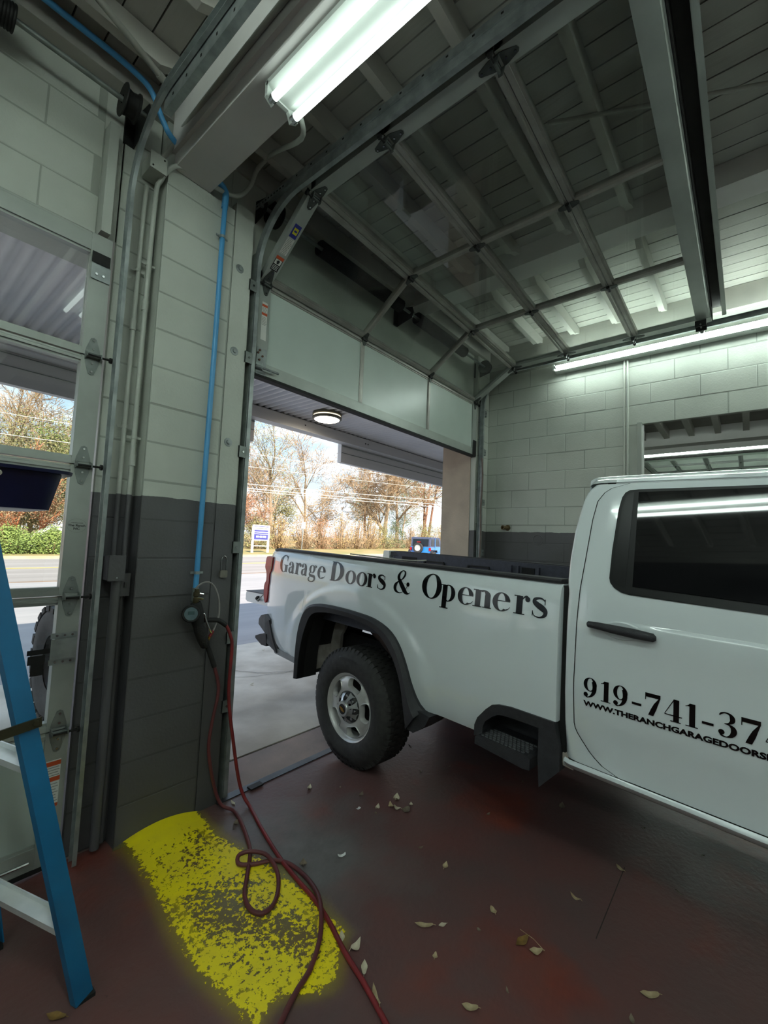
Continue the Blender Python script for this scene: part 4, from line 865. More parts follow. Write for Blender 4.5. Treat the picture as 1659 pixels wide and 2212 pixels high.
for ch, s in zip('GarageDoors&Openers', (-.952, -.806, -.712, -.623, -.522, -.404, -.247, -.070, .048, .152, .254, .412, .640, .782, .902, 1.002, 1.122, 1.242, 1.336)):
    wd = {'G': 1.20, 'a': 1.06, 'r': 1.22, 'g': 1.22, 'e': 1.22, 'D': 1.34, 'o': 1.19, 's': 1.34, '&': 1.02, 'O': 1.16, 'p': 1.20, 'n': 1.24}[ch]
    if s < -.28: wd *= .96
    glyph(I, ch, s, BZ, CH, wd)
put('lettering', I.m, M_black, bs, label='black serif lettering Garage Doors & Openers')
# black cap along the rail
def rail_cap(ts, lab):
    P = [(.002, 1.430), (-.002, 1.440), (.004, 1.449), (.09, 1.449), (.10, 1.40), (.085, 1.40), (.08, 1.43)]
    m = MB(); ss = [1.47, .9, .3, -.3, -.8, -.95, -1.05, -1.12, -1.15]; vs = []
    for s in ss:
        off = (.045 * ((-.80 - s) / .34) ** 2 if s < -.80 else 0); dz = -.0 if s > -1.1 else -.012
        vs += [TW(s, ts(off + a), z + dz) for a, z in P]
    n = len(P); m.add(vs, [(i * n + k, i * n + (k + 1) % n, (i + 1) * n + (k + 1) % n, (i + 1) * n + k) for i in range(len(ss) - 1) for k in range(n)] + [tuple(range(n)), tuple((len(ss) - 1) * n + k for k in range(n))])
    return put('rail_cap', m, M_plastic, bed, smooth=30, label=lab)
rail_cap(lambda a: a, 'black cap on the near bed rail'); rail_cap(lambda a: 1.70 - a, 'black cap on the far bed rail')
# far bed side (white outside), liner walls, floor
m = MB(); m.grid([[TW(s, 1.70 - tb(z) + .0 - (.11 * ((-.80 - s) / .34) ** 2 if s < -.80 else 0), z) for z in (.6, .8, 1.0, 1.2, 1.36, 1.41, 1.43)] for s in (1.47, .8, 0, -.6, -.9, -1.05, -1.15)])
m.box(0, 0, 0, 0, 0, 0); m.v = m.v[:-8]; m.f = m.f[:-6]
put('bed_side', m, M_body, bed, smooth=30)
tailw = MB().prism([(-1.15, .62), (-1.19, .9), (-1.23, 1.2), (-1.255, 1.36), (-1.25, 1.43), (-1.235, 1.445), (-1.16, 1.445), (-1.15, 1.3)], lambda u, v, w: TW(u, w, v), 1.54, 1.70)
put('tail_corner', tailw, M_body, bed, label='white far rear corner of the bed')
lin_ = MB().prism([(1.46, .93), (1.46, 1.44), (-1.12, 1.44), (-1.12, .93)], lambda u, v, w: TW(u, w, v), 1.575, 1.60)
lin_.prism([(1.46, .93), (1.46, 1.43), (-1.12, 1.43), (-1.12, .93)], lambda u, v, w: TW(u, w, v), .085, .10)
lin_.prism([(1.46, .90), (1.46, .93), (-1.15, .93), (-1.15, .90)], lambda u, v, w: TW(u, w, v), .64, 1.58).prism([(1.46, .90), (1.46, .93), (.70, .93), (.70, .90)], lambda u, v, w: TW(u, w, v), .09, .64).prism([(.70, .92), (.66, 1.13), (-.62, 1.13), (-.66, .92), (-.64, .92), (-.60, 1.10), (.64, 1.10), (.68, .92)], lambda u, v, w: TW(u, w, v), .09, .64)
lin_.prism([(1.44, .93), (1.44, 1.42), (1.47, 1.42), (1.47, .93)], lambda u, v, w: TW(u, w, v), .05, 1.66)
put('bed_liner', lin_, M_liner, bed)
for sa, sb in ((-.70, -.35), (-.15, .05 + .13), (.88, 1.12)):
    P = [(sa, 1.24), (sa + .06, 1.36), (sb - .06, 1.36), (sb, 1.24), (sb + .02, 1.24), (sb - .05, 1.375), (sa + .05, 1.375), (sa - .02, 1.24)]
    put('pressed_recess', MB().prism(P, lambda u, v, w: TW(u, w, v), 1.558, 1.578), M_rubber, bed)
for sa, sb in ((.33, .37), (.42, .44), (.60, .63)): put('wall_rib', MB().prism([(sa, .93), (sa, 1.41), (sb, 1.41), (sb, .93)], lambda u, v, w: TW(u, w, v), 1.545, 1.578), M_liner, bed)
put('dark_pocket', MB().prism([(-.98, 1.27), (-.98, 1.395), (-.77, 1.395), (-.77, 1.27)], lambda u, v, w: TW(u, w, v), 1.568, 1.576).prism([(.46, 1.2), (.46, 1.40), (.58, 1.40), (.58, 1.2)], lambda u, v, w: TW(u, w, v), 1.568, 1.576), M_dark, bed)
put('tie_down', MB().lathe([(.012, 0), (.022, .0), (.022, .012), (.012, .012)], TW(-1.05, 1.56, 1.33), -TT, 16).lathe([(.012, 0), (.022, .0), (.022, .012), (.012, .012)], TW(-1.05, 1.56, 1.25), -TT, 16), M_rubber, bed)
put('loose_strap', MB().tube(smooth_path([TW(-.2, .12, 1.456), TW(-.05, .2, 1.45), TW(.06, .3, 1.44), TW(.10, .5, 1.43), TW(.14, .62, 1.435)]), .006, 6), mat('grey strap', '#a9a6a0', '#98958f', 8, .6), bed)
# flare, wheel liner
fl = MB(); P = FO[:15]; Q = FI
no, ni = len(P), len(Q); rowsA = []
def resample(P, n):
    P = [Vector((a, b, 0)) for a, b in P]; L = [0]
    for i in range(len(P) - 1): L.append(L[-1] + (P[i + 1] - P[i]).length)
    out = []
    for k in range(n + 1):
        d = L[-1] * k / n; i = max(j for j in range(len(L)) if L[j] <= d + 1e-9); i = min(i, len(P) - 2)
        f = (d - L[i]) / max(1e-9, L[i + 1] - L[i]); q = P[i].lerp(P[i + 1], f); out.append((q.x, q.y))
    return out
def smooth2(P, it=2):
    for _ in range(it):
        P = [P[0]] + [((P[i - 1][0] + 2 * P[i][0] + P[i + 1][0]) / 4, (P[i - 1][1] + 2 * P[i][1] + P[i + 1][1]) / 4) for i in range(1, len(P) - 1)] + [P[-1]]
    return P
A_ = smooth2(resample([(-.558, .470)] + FO[:15] + [(.70, .60)], 44)); B_ = smooth2(resample(FI, 44))
fl.grid([[TW(a, bed_t(a, max(b, .6)) + .006, b) for a, b in A_], [TW(a, bed_t(a, max(b, .6)) - .022, b) for a, b in A_],
         [TW(a * .72 + c * .28, -.082, b * .72 + d * .28) for (a, b), (c, d) in zip(A_, B_)], [TW(c, -.066, d) for c, d in B_], [TW(c, .0, d) for c, d in B_]])
put('wheel_flare', fl, M_plastic, truck, smooth=28, label='black plastic wheel arch flare')
put('mud_flap', MB().prism([(.545, .74), (.60, .60), (.648, .605), (.70, .60), (.765, .592), (.735, .53), (.65, .466), (.60, .472)], lambda u, v, w: TW(u, w, v), -.05, .12), M_plastic, truck)
wl = MB(); wl.grid([[TW(c, t, d) for c, d in B_] for t in (-.06, .12)]); 
C_ = [(c * 1.08, .45 + (d - .45) * 1.07) for c, d in B_]
wl.grid([[TW(c, t, d) for c, d in C_] for t in (.05, .62)])
put('wheel_liner', wl, M_dark, truck, smooth=30)
put('liner_panel', MB().prism([(-.575, .56), (-.572, .80), (-.53, .97), (-.44, 1.04), (-.40, 1.03), (-.37, .93), (-.40, .84), (-.44, .78), (-.45, .56)], lambda u, v, w: TW(u, w, v), .28, .31).grid([[TW(a, t, b) for t in (.0, .29)] for a, b in ((-.56, .5), (-.562, .66), (-.55, .82), (-.51, .95), (-.43, 1.04))]), M_wliner, truck, smooth=40)
put('liner_lip', MB().grid([[TW(a, t, b - .012) for t in (.0, .09)] for a, b in ((-.42, 1.02), (-.2, 1.05), (.05, 1.05), (.22, 1.035), (.30, 1.01))]).prism([(.22, .985), (.30, 1.0), (.31, .965), (.27, .95)], lambda u, v, w: TW(u, w, v), .04, .045), mat('liner bracket', '#6d6964', '#5b5753', 12, .7), truck)
# chassis seen in the arch and below
ch = MB(); ch.prism([(-1.1, .62), (-1.1, .80), (3.9, .74), (3.9, .56)], lambda u, v, w: TW(u, w, v), .38, .48).prism([(-1.1, .62), (-1.1, .80), (3.9, .74), (3.9, .56)], lambda u, v, w: TW(u, w, v), 1.22, 1.32)
ch.prism([(-1.12, .80), (-1.12, .92), (1.48, .92), (1.48, .80)], lambda u, v, w: TW(u, w, v), .62, 1.55).prism([(1.5, .60), (1.5, .75), (4.0, .75), (4.0, .60)], lambda u, v, w: TW(u, w, v), .06, 1.64)
ch.lathe([(.001, 0), (.08, 0), (.08, 1.0), (.001, 1.0)], TW(0, .3, .40), TT, 12)
put('chassis', ch, M_dark, truck)
put('inner_wheelhouse', MB().prism([(-.66, .88), (-.62, 1.12), (.66, 1.12), (.72, .88)], lambda u, v, w: TW(u, w, v), .60, .638), M_dark, truck)
put('exhaust', MB().tube(smooth_path([TW(-.30, .50, .86), TW(-.20, .45, .84), TW(-.08, .42, .80), TW(.1, .40, .72)]), .045, 10), mat('rusty exhaust', '#6d5a50', '#4a3f39', 10, .55, metal=.5), truck, smooth=40)
# ---- wheels
M_tire = mat('tyre rubber', '#343332', '#282727', 30, .72, bump=.15, bscale=200)
M_rim = mat('painted steel wheel', '#c9c8c6', '#b9b8b6', 8, .35, metal=.35)
def make_wheel(s, side, label):
    c = TW(s, .0 if side < 0 else 1.70, .398); ax = TT * side; up0 = TU; fw = TF
    w = thing('wheel', c, None); w.parent = truck; w.location = WO[w.name] - WO[truck.name]
    if label: w['label'] = label
    PT = lambda r, a, h: c + (fw * math.cos(a) + up0 * math.sin(a)) * r + ax * h
    R = .402; hw = .262
    pr = [(.222, -.030), (.232, -.012), (.26, .004), (.30, .010), (.34, .006), (.372, -.010), (.388, -.030), (.394, -.05), (.394, -hw + .05), (.388, -hw + .03), (.36, -hw + .005), (.23, -hw + .02)]
    ty = put('tyre', MB().lathe([(r, h) for r, h in pr], c, ax, 72), M_tire, w, smooth=50)
    m = MB(); nb = 58
    for k in range(nb):
        a = 2 * PI * k / nb
        for j, (h0, h1, da) in enumerate(((-.014, -.062, 0), (-.068, -.112, .5), (-.118, -.146, 0), (-.152, -.196, .5), (-.202, -.25, 0))):
            a0 = a + da * 2 * PI / nb; d = .62 * 2 * PI / nb
            ra, rb = (.376, R) if j == 0 else ((R, .376) if j == 4 else (R, R))
            vs = [PT(r, q, h) for q in (a0, a0 + d) for r, h in ((ra, h0), (rb if j else R, h0 - (.016 if j == 0 else 0)), (R if j < 4 else R, h1 + (.0 if j < 4 else .02)), (rb if j == 4 else .385, h1))]
            m.add(vs, [(0, 1, 2, 3), (7, 6, 5, 4), (0, 4, 5, 1), (1, 5, 6, 2), (2, 6, 7, 3)])
    put('tread', m, M_tire, ty)
    if side < 0:
        def arc_text(body, rad, mid, size, flip):
            vs, fs = text_shape(body, size, .0012, 'CENTER', 1.12); o = []
            for x, y in vs:
                r = rad + y; a = mid - x / rad
                o.append(PT(r, a, ip(r, [.26, .30, .34, .372, .388], [.004, .010, .006, -.010, -.030]) + .003))
            return MB().add(o, fs)
        put('raised_lettering', arc_text('Firestone', .318, math.radians(92), .042, 1).join(arc_text('TRANSFORCE', .322, math.radians(262), .036, 1)), mat('moulded lettering', '#0d0d0d', '#090909', 20, .4), ty)
    # rim: outer lip, spoked disc with five windows, hub cap
    put('rim', MB().lathe([(.205, -.22), (.205, -.06), (.212, -.03), (.222, -.014), (.230, -.010), (.232, -.018), (.226, -.022), (.216, -.026), (.208, -.036), (.203, -.040)], c, ax, 64), M_rim, w, smooth=40)
    m = MB(); NS = 40
    for k in range(5):
        a0 = 2 * PI * k / 5 + math.radians(2)
        def slot(q, f):      # rounded slot loop in (r, angle)
            cx, sx = math.cos(q), math.sin(q); e = .55
            return .165 + .033 * f * math.copysign(abs(sx) ** e, sx), a0 + .345 * f * math.copysign(abs(cx) ** e, cx)
        loops = []
        lo = []
        for j in range(NS):
            q = 2 * PI * j / NS; cx, sx = math.cos(q), math.sin(q); t = max(abs(cx), abs(sx)); u, v = cx / t, sx / t
            lo.append(((.1575 + .0475 * v), a0 + PI / 5 * u))
        hh = lambda r: -.036 + .020 * max(0, 1 - ((r - .135) / .07) ** 2)
        loops.append([PT(r, a, hh(r)) for r, a in lo])
        for f, dh in ((1.17, .0), (1.09, .005), (1.0, -.003), (.97, -.035)):
            loops.append([PT(*slot(2 * PI * j / NS, f), hh(slot(2 * PI * j / NS, f)[0]) + dh) for j in range(NS)])
        m.grid(loops, True)
    m.lathe([(.113, -.019), (.108, -.026), (.09, -.030), (.02, -.030)], c, ax, 48, u=fw)
    put('wheel_disc', m, M_rim, w, smooth=38)
    put('brake_drum', MB().lathe([(.20, -.14), (.19, -.10), (.05, -.10)], c, ax, 32), M_dark, w)
    # hub cap
    m = MB(); m.lathe([(.104, -.03), (.104, -.020), (.095, -.006), (.060, -.004)], c, ax, 40)
    put('hub_base', m, mat('hub base grey', '#3b3b3a', '#2e2e2d', 10, .5), w, smooth=40)  # darker grey ring behind the hub cap spokes
    m = MB(); m.lathe([(.026, .036), (.034, .041), (.048, .041), (.053, .034), (.055, .024)], c, ax, 40)
    for k in range(8):
        a = 2 * PI * (k + .5) / 8
        m.add([PT(.050, a - .24, .034), PT(.050, a + .24, .034), PT(.072, a + .13, .020), PT(.072, a - .13, .020), PT(.098, a - .19, -.002), PT(.098, a + .19, -.002), PT(.105, a + .27, -.02), PT(.105, a - .27, -.02)], [(0, 1, 2, 3), (3, 2, 5, 4), (4, 5, 6, 7)])
    hc = put('hub_cap', m, mat('satin hub cap', '#c9cbcb', '#b3b5b5', 8, .28, metal=.7), w, smooth=30)
    m = MB()
    for k in range(8):
        a = 2 * PI * k / 8; m.tube([PT(.080, a, -.02), PT(.080, a, .006)], .012, 6)
    put('wheel_nut', m, M_chrome, w)
    put('badge_disc', MB().lathe([(.036, .036), (.034, .042), (.001, .0425)], c, ax, 28), M_black, w, smooth=30)
    bw = [(-.024, -.0055), (-.010, -.0055), (-.010, -.010), (.009, -.010), (.011, -.0055), (.026, -.0055), (.024, .0055), (.010, .0055), (.010, .010), (-.009, .010), (-.011, .0055), (-.026, .0055)]
    th = math.radians(28)
    put('badge', MB().prism([(x * math.cos(th) - y * math.sin(th), x * math.sin(th) + y * math.cos(th)) for x, y in bw], lambda u, v, q: c - fw * u + up0 * v + ax * q, .0422, .0455), mat('gold badge', '#c49a52', '#a67f3e', 20, .3, metal=.9), w)
make_wheel(0, -1, 'rear wheel under the near bed side'); make_wheel(4.35, -1, None); make_wheel(0, 1, None); make_wheel(4.35, 1, None)
# ---- side step cut into the bed side
st = MB(); FS = [(1.052, .592), (1.052, .646), (1.068, .688), (1.116, .745), (1.148, .775), (1.185, .788), (1.25, .796), (1.472, .796), (1.50, .70), (1.505, .59)]
GS = [(1.10, .60), (1.10, .65), (1.112, .68), (1.15, .715), (1.18, .735), (1.21, .742), (1.26, .745), (1.40, .745), (1.40, .68), (1.40, .60)]
st.grid([[TW(a, -.012, b) for a, b in FS], [TW(a, -.036, b) for a, b in FS], [TW(a, -.032, b) for a, b in GS], [TW(a, .15, b) for a, b in GS]])
st.add([TW(a, .15, b) for a, b in GS], [tuple(range(10))]); st.prism([(1.40, .745), (1.472, .796), (1.505, .59), (1.41, .48), (1.40, .60)], lambda u, v, w: TW(u, w, v), -.034, .10)
step = put('bed_step', st, M_plastic, truck, label='black side step in front of the rear wheel')
put('step_tread', MB().prism([(1.075, .565), (1.075, .600), (1.095, .615), (1.36, .612), (1.375, .60), (1.375, .55), (1.34, .545)], lambda u, v, w: TW(u, w, v), -.062, .14), M_plastic, step)
m = MB()
for i in range(11):
    for j in range(6):
        s = 1.115 + i * .022 + (.011 if j % 2 else 0); t = -.05 + j * .022; m.obb(TW(s, t, .616), TF * .008, TT * .004, TU * .003)
put('tread_bumps', m, M_dgrey, step)
# ---- tail: lights, bumper, lowered tailgate
M_red = mat('red lamp lens', '#a80f14', '#920b10', 4, .25)
M_smoke = mat('smoked lens', '#6b5a62', '#5a4a52', 4, .15)
def tl(P, d0, d1): return MB().prism(P, lambda u, v, w: TW(u, bed_t(max(-1.17, min(-.8, u)), v) + w, v), d0, d1)
tlp = [(-1.108, 1.262), (-1.108, 1.345), (-1.125, 1.366), (-1.235, 1.362), (-1.248, 1.30), (-1.244, 1.26), (-1.212, 1.215), (-1.208, 1.15), (-1.228, 1.12), (-1.238, 1.08), (-1.232, 1.0), (-1.202, .948), (-1.172, 1.0), (-1.168, 1.10), (-1.155, 1.14), (-1.152, 1.21), (-1.120, 1.24)]
tlp = [(p.x, p.y) for p in smooth_path([(a, b, 0) for a, b in tlp + tlp[:1]], 3)[:-1]]
t_ = put('tail_light', tl(tlp, -.012, .09), M_red, truck, label='red tail lamp at the near rear corner')
put('smoked_lens', tl([(-1.11, 1.262), (-1.112, 1.345), (-1.125, 1.362), (-1.148, 1.352), (-1.145, 1.27), (-1.125, 1.245)], -.014, -.004), M_smoke, t_)
put('clear_lens', tl([(-1.17, 1.275), (-1.175, 1.30), (-1.205, 1.305), (-1.208, 1.275)], -.0145, -.004), mat('amber lens', '#e8b08a', '#d89c72', 4, .2), t_)
bp = thing('bumper', TW(-1.2, .85, .7), None); bp.parent = truck; bp.location = WO[bp.name] - WO[truck.name]
put('corner', MB().prism([(-1.01, .83), (-1.10, .858), (-1.17, .835), (-1.20, .80), (-1.20, .755), (-1.09, .70), (-1.05, .62), (-.97, .575), (-.86, .57), (-.93, .66), (-.985, .76)], lambda u, v, w: TW(u - .045, w + (.02 if u > -1.0 else 0), v), -.012, .55), M_dgrey, bp, label='grey near corner of the bumper')
put('corner_trim', MB().prism([(-1.015, .82), (-1.05, .80), (-1.02, .72), (-.96, .63), (-.90, .582), (-.86, .572), (-.93, .66), (-.985, .76)], lambda u, v, w: TW(u - .045, w, v), -.022, -.008), M_plastic, bp)
put('corner_step', MB().prism([(-1.06, .69), (-1.15, .675), (-1.235, .645), (-1.235, .625), (-1.12, .585), (-1.04, .59)], lambda u, v, w: TW(u - .045, w, v), -.016, .28), M_plastic, bp)
m = MB()
for i in range(5):
    for j in range(5): m.obb(TW(-1.145 - i * .026, .01 + j * .03, .688 - i * .0085), TF * .008, TT * .010, TU * .003)
put('step_bumps', m, M_dgrey, bp)
put('bar', MB().prism([(-1.08, .80), (-1.22, .78), (-1.22, .66), (-1.08, .62)], lambda u, v, w: TW(u, w, v), .50, 1.55), M_dgrey, bp)
put('lower_valance', MB().prism([(-1.0, .60), (-.60, .585), (-.60, .54), (-.97, .555)], lambda u, v, w: TW(u, w, v), .0, .08), mat('grey valance', '#8b8d8f', '#7d7f81', 8, .5), truck)
tg = thing('tailgate', TW(-1.45, .85, .97), None); tg.parent = truck; tg.location = WO[tg.name] - WO[truck.name]
put('shell', MB().prism([(-1.16, .90), (-1.16, 1.0), (-1.70, .985), (-1.72, .97), (-1.72, .90), (-1.68, .885)], lambda u, v, w: TW(u, w, v), .10, 1.60), M_body, tg, label='white tailgate folded down level')
put('inner_panel', MB().prism([(-1.16, 1.0), (-1.16, 1.006), (-1.71, .992), (-1.71, .984)], lambda u, v, w: TW(u, w, v), .095, 1.605), M_liner, tg)
put('latch', MB().lathe([(.001, 0), (.022, 0), (.022, .018), (.012, .02), (.012, .03), (.001, .03)], TW(-1.47, .10, .945), -TT, 14).box(0, 0, 0, 0, 0, 0), M_iron, tg)
put('cable', MB().tube([TW(-1.44, .07, .93), TW(-1.16, .05, 1.10)], .005, 8).lathe([(.001, 0), (.012, 0), (.012, .012), (.001, .012)], TW(-1.44, .085, .93), -TT, 10), M_steel, tg)
# ---- cab
cab = thing('cab', TW(2.7, .8, 1.2)); cab.parent = truck; cab.location = WO[cab.name] - WO[truck.name]
def tc_(z): return ip(z, [.55, .60, .64, .68, .75, .95, 1.25, 1.42, 1.90, 2.0], [.03, .0, -.012, -.010, -.014, -.030, -.030, -.015, .12, .16])
CUT = [(1.749,.650),(1.691,.660),(1.630,.704),(1.574,.772),(1.556,.808),(1.552,1.002),(1.554,1.060),(1.558,1.321),(1.569,1.565),(1.576,1.739),(1.588,1.828),(1.613,1.869),(1.660,1.904),(1.730,1.914)]
SF = 3.05                                   # rear door front edge (just out of frame)
def cutl(z): return ip(z, [.650, .66, .704, .772, .808, 1.002, 1.321, 1.565, 1.739, 1.828, 1.869, 1.904, 1.914], [1.749, 1.691, 1.630, 1.574, 1.556, 1.552, 1.558, 1.569, 1.576, 1.588, 1.613, 1.660, 1.730])
def edge(z): return ip(z, [.59, .64, 1.40, 1.44, 1.55, 1.68, 1.77, 1.846, 1.88, 1.92], [1.518, 1.508, 1.504, 1.494, 1.488, 1.492, 1.502, 1.516, 1.528, 1.56])
zs = sorted([.652 + (1.912 - .652) * k / 60 for k in range(61)] + [1.286, 1.291, 1.297, 1.303])
# rear corner of the cab: wraps from the door seam round to the back wall
m = MB(); rows = []
for z in zs:
    a, b = edge(z), cutl(z) - .001; t0 = tc_(z); w = max(.02, b - a); r = []
    for f in (1, .75, .5, .3): r.append(TW(a + w * f, t0, z))
    for q in (.2, .4, .6, .8, 1.0):
        an = q * PI / 2; r.append(TW(a + w * .3 * (1 - math.sin(an)), t0 + .05 * (1 - math.cos(an)), z))
    r.append(TW(a, t0 + .75, z)); r.append(TW(a, 1.6, z)); rows.append(r)
put('rear_corner', m.grid(rows), M_body, cab, smooth=40, label='white rear corner of the cab')
put('gap_shade', MB().prism([(1.474, .80), (1.474, 1.42), (1.509, 1.42), (1.509, .62), (1.490, .62)], lambda u, v, w: TW(u, w, v), .012, .06), M_dark, truck)  # black strip added to paint the shade between bed and cab
# sill
m = MB(); PZ = [(.652, -.017), (.645, -.024), (.635, -.026), (.612, -.006), (.602, .01), (.598, .05), (.60, .12)]
m.grid([[TW(s, t, z) for z, t in PZ] for s in (1.515, 1.54, 1.6, 2.2, 3.0, 3.9)]); m.add([TW(1.515, t, z) for z, t in PZ], [tuple(range(7))])
m.v[0:7] = [tuple(TW(1.515, t + .012, z)) for z, t in PZ]
put('sill', m, M_body, cab, smooth=35)
put('sill_end', MB().prism([(1.500, .66), (1.500, .605), (1.55, .60), (1.52, .66)], lambda u, v, w: TW(u, w, v), .005, .3), mat('primer grey', '#a89f97', '#988f87', 8, .6), cab)
# roof with side rails
m = MB(); rows = []
RP = [(1.918, .122), (1.935, .150), (1.948, .175), (1.946, .182), (1.954, .188), (1.968, .24), (1.99, .40), (2.00, .80), (1.99, 1.22), (1.965, 1.4), (1.93, 1.52)]
for s in (1.522, 1.525, 1.54, 1.60, 1.8, 2.2, 3.0, 3.6, 3.75):
    d = {1.522: -.075, 1.525: -.012, 1.54: -.003}.get(s, 0.0); rows.append([TW(s + (.02 if i < 3 and s < 1.6 else 0), t, z + d) for i, (z, t) in enumerate(RP)])
put('roof', m.grid(rows), M_body, cab, smooth=45)
put('roof_rail', MB().grid([[TW(s, tc_(z) - .0005, z) for z in (1.913, 1.925, 1.935)] for s in (1.66, 2.2, 3.0, 3.7)]), M_body, cab, smooth=40)
# dark seam under the door edges
m = MB(); rows = []
for z in zs: rows.append([TW(cutl(z) + d, tc_(z) + q, z) for d, q in ((-.004, .004), (-.004, .014), (.03, .014))])
m.grid(rows); m.grid([[TW(s, tc_(z) + .012, z) for z in (1.90, 1.915, 1.93)] for s in (1.62, 2.2, 3.0, 3.7)]); m.grid([[TW(s, tc_(z) + .010, z) for z in (.64, .66, .68)] for s in (1.62, 2.2, 3.0, 3.9)])
put('door_seam', m, M_gap, cab)
door = thing('door', TW(2.3, -.03, 1.2)); 
def door_skin(left, right, crease=True):
    m = MB(); rows = []
    for z in zs:
        l, r = left(z) + .0012, right; t = tc_(z); rr = [TW(l, t + .012, z), TW(l + .001, t + .002, z), TW(l + .005, t, z)]
        for k in range(1, 25):
            s = l + .005 + (r - l - .008) * k / 24; d = 0
            if crease: d = -.009 * sst(1.70, 1.95, s) * sst(1.10, 1.285, z) * (1 - sst(1.288, 1.302, z)) + .004 * sst(.86, .80, z)
            rr.append(TW(s, t + d, z))
        rr.append(TW(r, t + .012, z)); rows.append(rr)
    return m.grid(rows)
bpy.data.objects.remove(door)
rd = put('rear_door', door_skin(cutl, SF), M_body, cab, smooth=40, label='white rear cab door')
put('front_door', door_skin(lambda z: SF + .006, 3.88, False), M_body, cab, smooth=40)
# window: black surround, fixed panel, tinted pane
TRIM = [(3.02, 1.378), (2.208, 1.405), (1.766, 1.416), (1.735, 1.422), (1.705, 1.438), (1.687, 1.458), (1.681, 1.478), (1.679, 1.602), (1.685, 1.787), (1.694, 1.845), (1.706, 1.868), (1.724, 1.879), (1.76, 1.881), (2.197, 1.883), (3.02, 1.878)]
def skin(P, dw): 
    m = MB(); n = len(P)
    return m.add([TW(s, tc_(z) - dw, z) for s, z in P] + [TW(s, tc_(z) + .004, z) for s, z in P], [tuple(range(n))] + [(k, (k + 1) % n, n + (k + 1) % n, n + k) for k in range(n)])
wt = put('window_trim', skin(TRIM, .004), M_trimk, rd, label='black window surround')
put('quarter_panel', skin([(1.748, 1.445), (1.715, 1.46), (1.697, 1.482), (1.693, 1.60), (1.700, 1.79), (1.712, 1.85), (1.730, 1.866), (1.742, 1.868)], .0062), mat('black gloss panel', '#0a0a0b', '#080809', 10, .3, spec=.3), rd)
put('window_pane', skin([(3.0, 1.415), (2.208, 1.440), (1.776, 1.452), (1.761, 1.868), (2.197, 1.872), (3.0, 1.868)], .0066), M_tglass, rd, label='dark tinted window pane')
put('front_window', skin([(3.08, 1.39), (3.08, 1.872), (3.35, 1.86), (3.70, 1.55), (3.80, 1.37)], .004), M_tglass, cab)
# handle
hd = put('door_handle', MB().grid([[TW(s, tc_(1.262) - .030 - .014 * math.cos(a) * (1 if 0 < i < 6 else .2), zc + h * math.sin(a)) for a in [2 * PI * k / 14 for k in range(14)]] for i, (s, zc, h) in enumerate(((1.612, 1.272, .006), (1.618, 1.272, .013), (1.65, 1.272, .015), (1.72, 1.268, .018), (1.80, 1.265, .020), (1.868, 1.262, .017), (1.878, 1.261, .008)))], True), M_plastic, rd, smooth=45, label='black door handle')
put('handle_cup', MB().grid([[TW(1.745 + .07 * r * math.cos(a), tc_(1.262) - .001 - .004 * h, 1.262 + .034 * r * math.sin(a)) for a in [2 * PI * k / 24 for k in range(25)]] for r, h in ((1.15, 0), (1.0, 1), (.9, .6), (.3, 0))]), M_body, rd, smooth=50)
put('handle_post', MB().obb(TW(1.64, -.045, 1.272), TF * .012, TT * .02, TU * .008).obb(TW(1.85, -.045, 1.263), TF * .012, TT * .02, TU * .008), M_plastic, rd)
# door lettering
dskin = lambda x, y: TW(x, tc_(y) - .0028 + .004 * sst(.86, .80, y), y)
I = Ink(dskin)
for ch, s in zip('919-741-374', (1.597, 1.669, 1.718, 1.788, 1.838, 1.906, 1.974, 2.024, 2.076, 2.140, 2.206)):
    glyph(I, ch, s, .952, .085, 1.14 if ch != '-' else 1.15)
put('lettering', I.m, M_black, rd, label='black phone number 919-741-37')
vs, fs = text_shape('WWW.THERANCHGARAGEDOORSN', .0305, .0014, 'LEFT', 1.0); w = max(a for a, b in vs); sc = (2.236 - 1.600) / w
put('lettering', MB().add([dskin(1.600 + a * sc, .9135 + b * .98) for a, b in vs], fs), M_black, rd, label='black web address lettering')
# bonnet and front (out of frame)
m = MB(); P = [(3.75, 1.36), (3.75, .62), (4.0, .60), (4.9, .60), (5.25, .75), (5.27, 1.15), (5.15, 1.32), (4.2, 1.40)]
put('bonnet', m.prism(P, lambda u, v, w: TW(u, w, v), .0, 1.62), M_body, truck)
put('windscreen', MB().prism([(3.70, 1.90), (4.25, 1.40), (3.7, 1.40)], lambda u, v, w: TW(u, w, v), .18, 1.45), M_tglass, cab)
put('cab_shell', MB().prism([(1.56, .66), (1.56, 1.40), (1.62, 1.90), (3.7, 1.90), (3.75, 1.40), (3.75, .66)], lambda u, v, w: TW(u, w, v), .16, 1.46), M_dark, cab)
# ================================================================ OUTSIDE
def gz(x): return .0128 * max(0.0, x - 6)
def strip(name, x0, x1, y0, y1, m, dz=0.0, z1=None, kind='structure', parent=None, step=4.0, label=None, thick=None):
    n = max(1, int((x1 - x0) / step)); mb = MB(); rows = []
    for k in range(n + 1):
        x = x0 + (x1 - x0) * k / n; a = gz(x) + dz; b = a if z1 is None else gz(x) + z1
        r = [(x, y0, a), (x, y1, b)]
        if thick: r = [(x, y0, a - thick)] + r + [(x, y1, b - thick)]
        rows.append(r)
    mb.grid(rows); return put(name, mb, m, parent, base=None if parent else Z0, kind=None if parent else kind, label=label)
M_conc = mat('apron concrete', '#ddd2c4', '#b3a799', 1.6, .85, bump=.3, bscale=30, detail=8)
M_asph = mat('lot asphalt', '#8f8b8b', '#a09a99', 1.1, .9, bump=.3, bscale=40, detail=9, stretch=(.25, 1.6, 1))
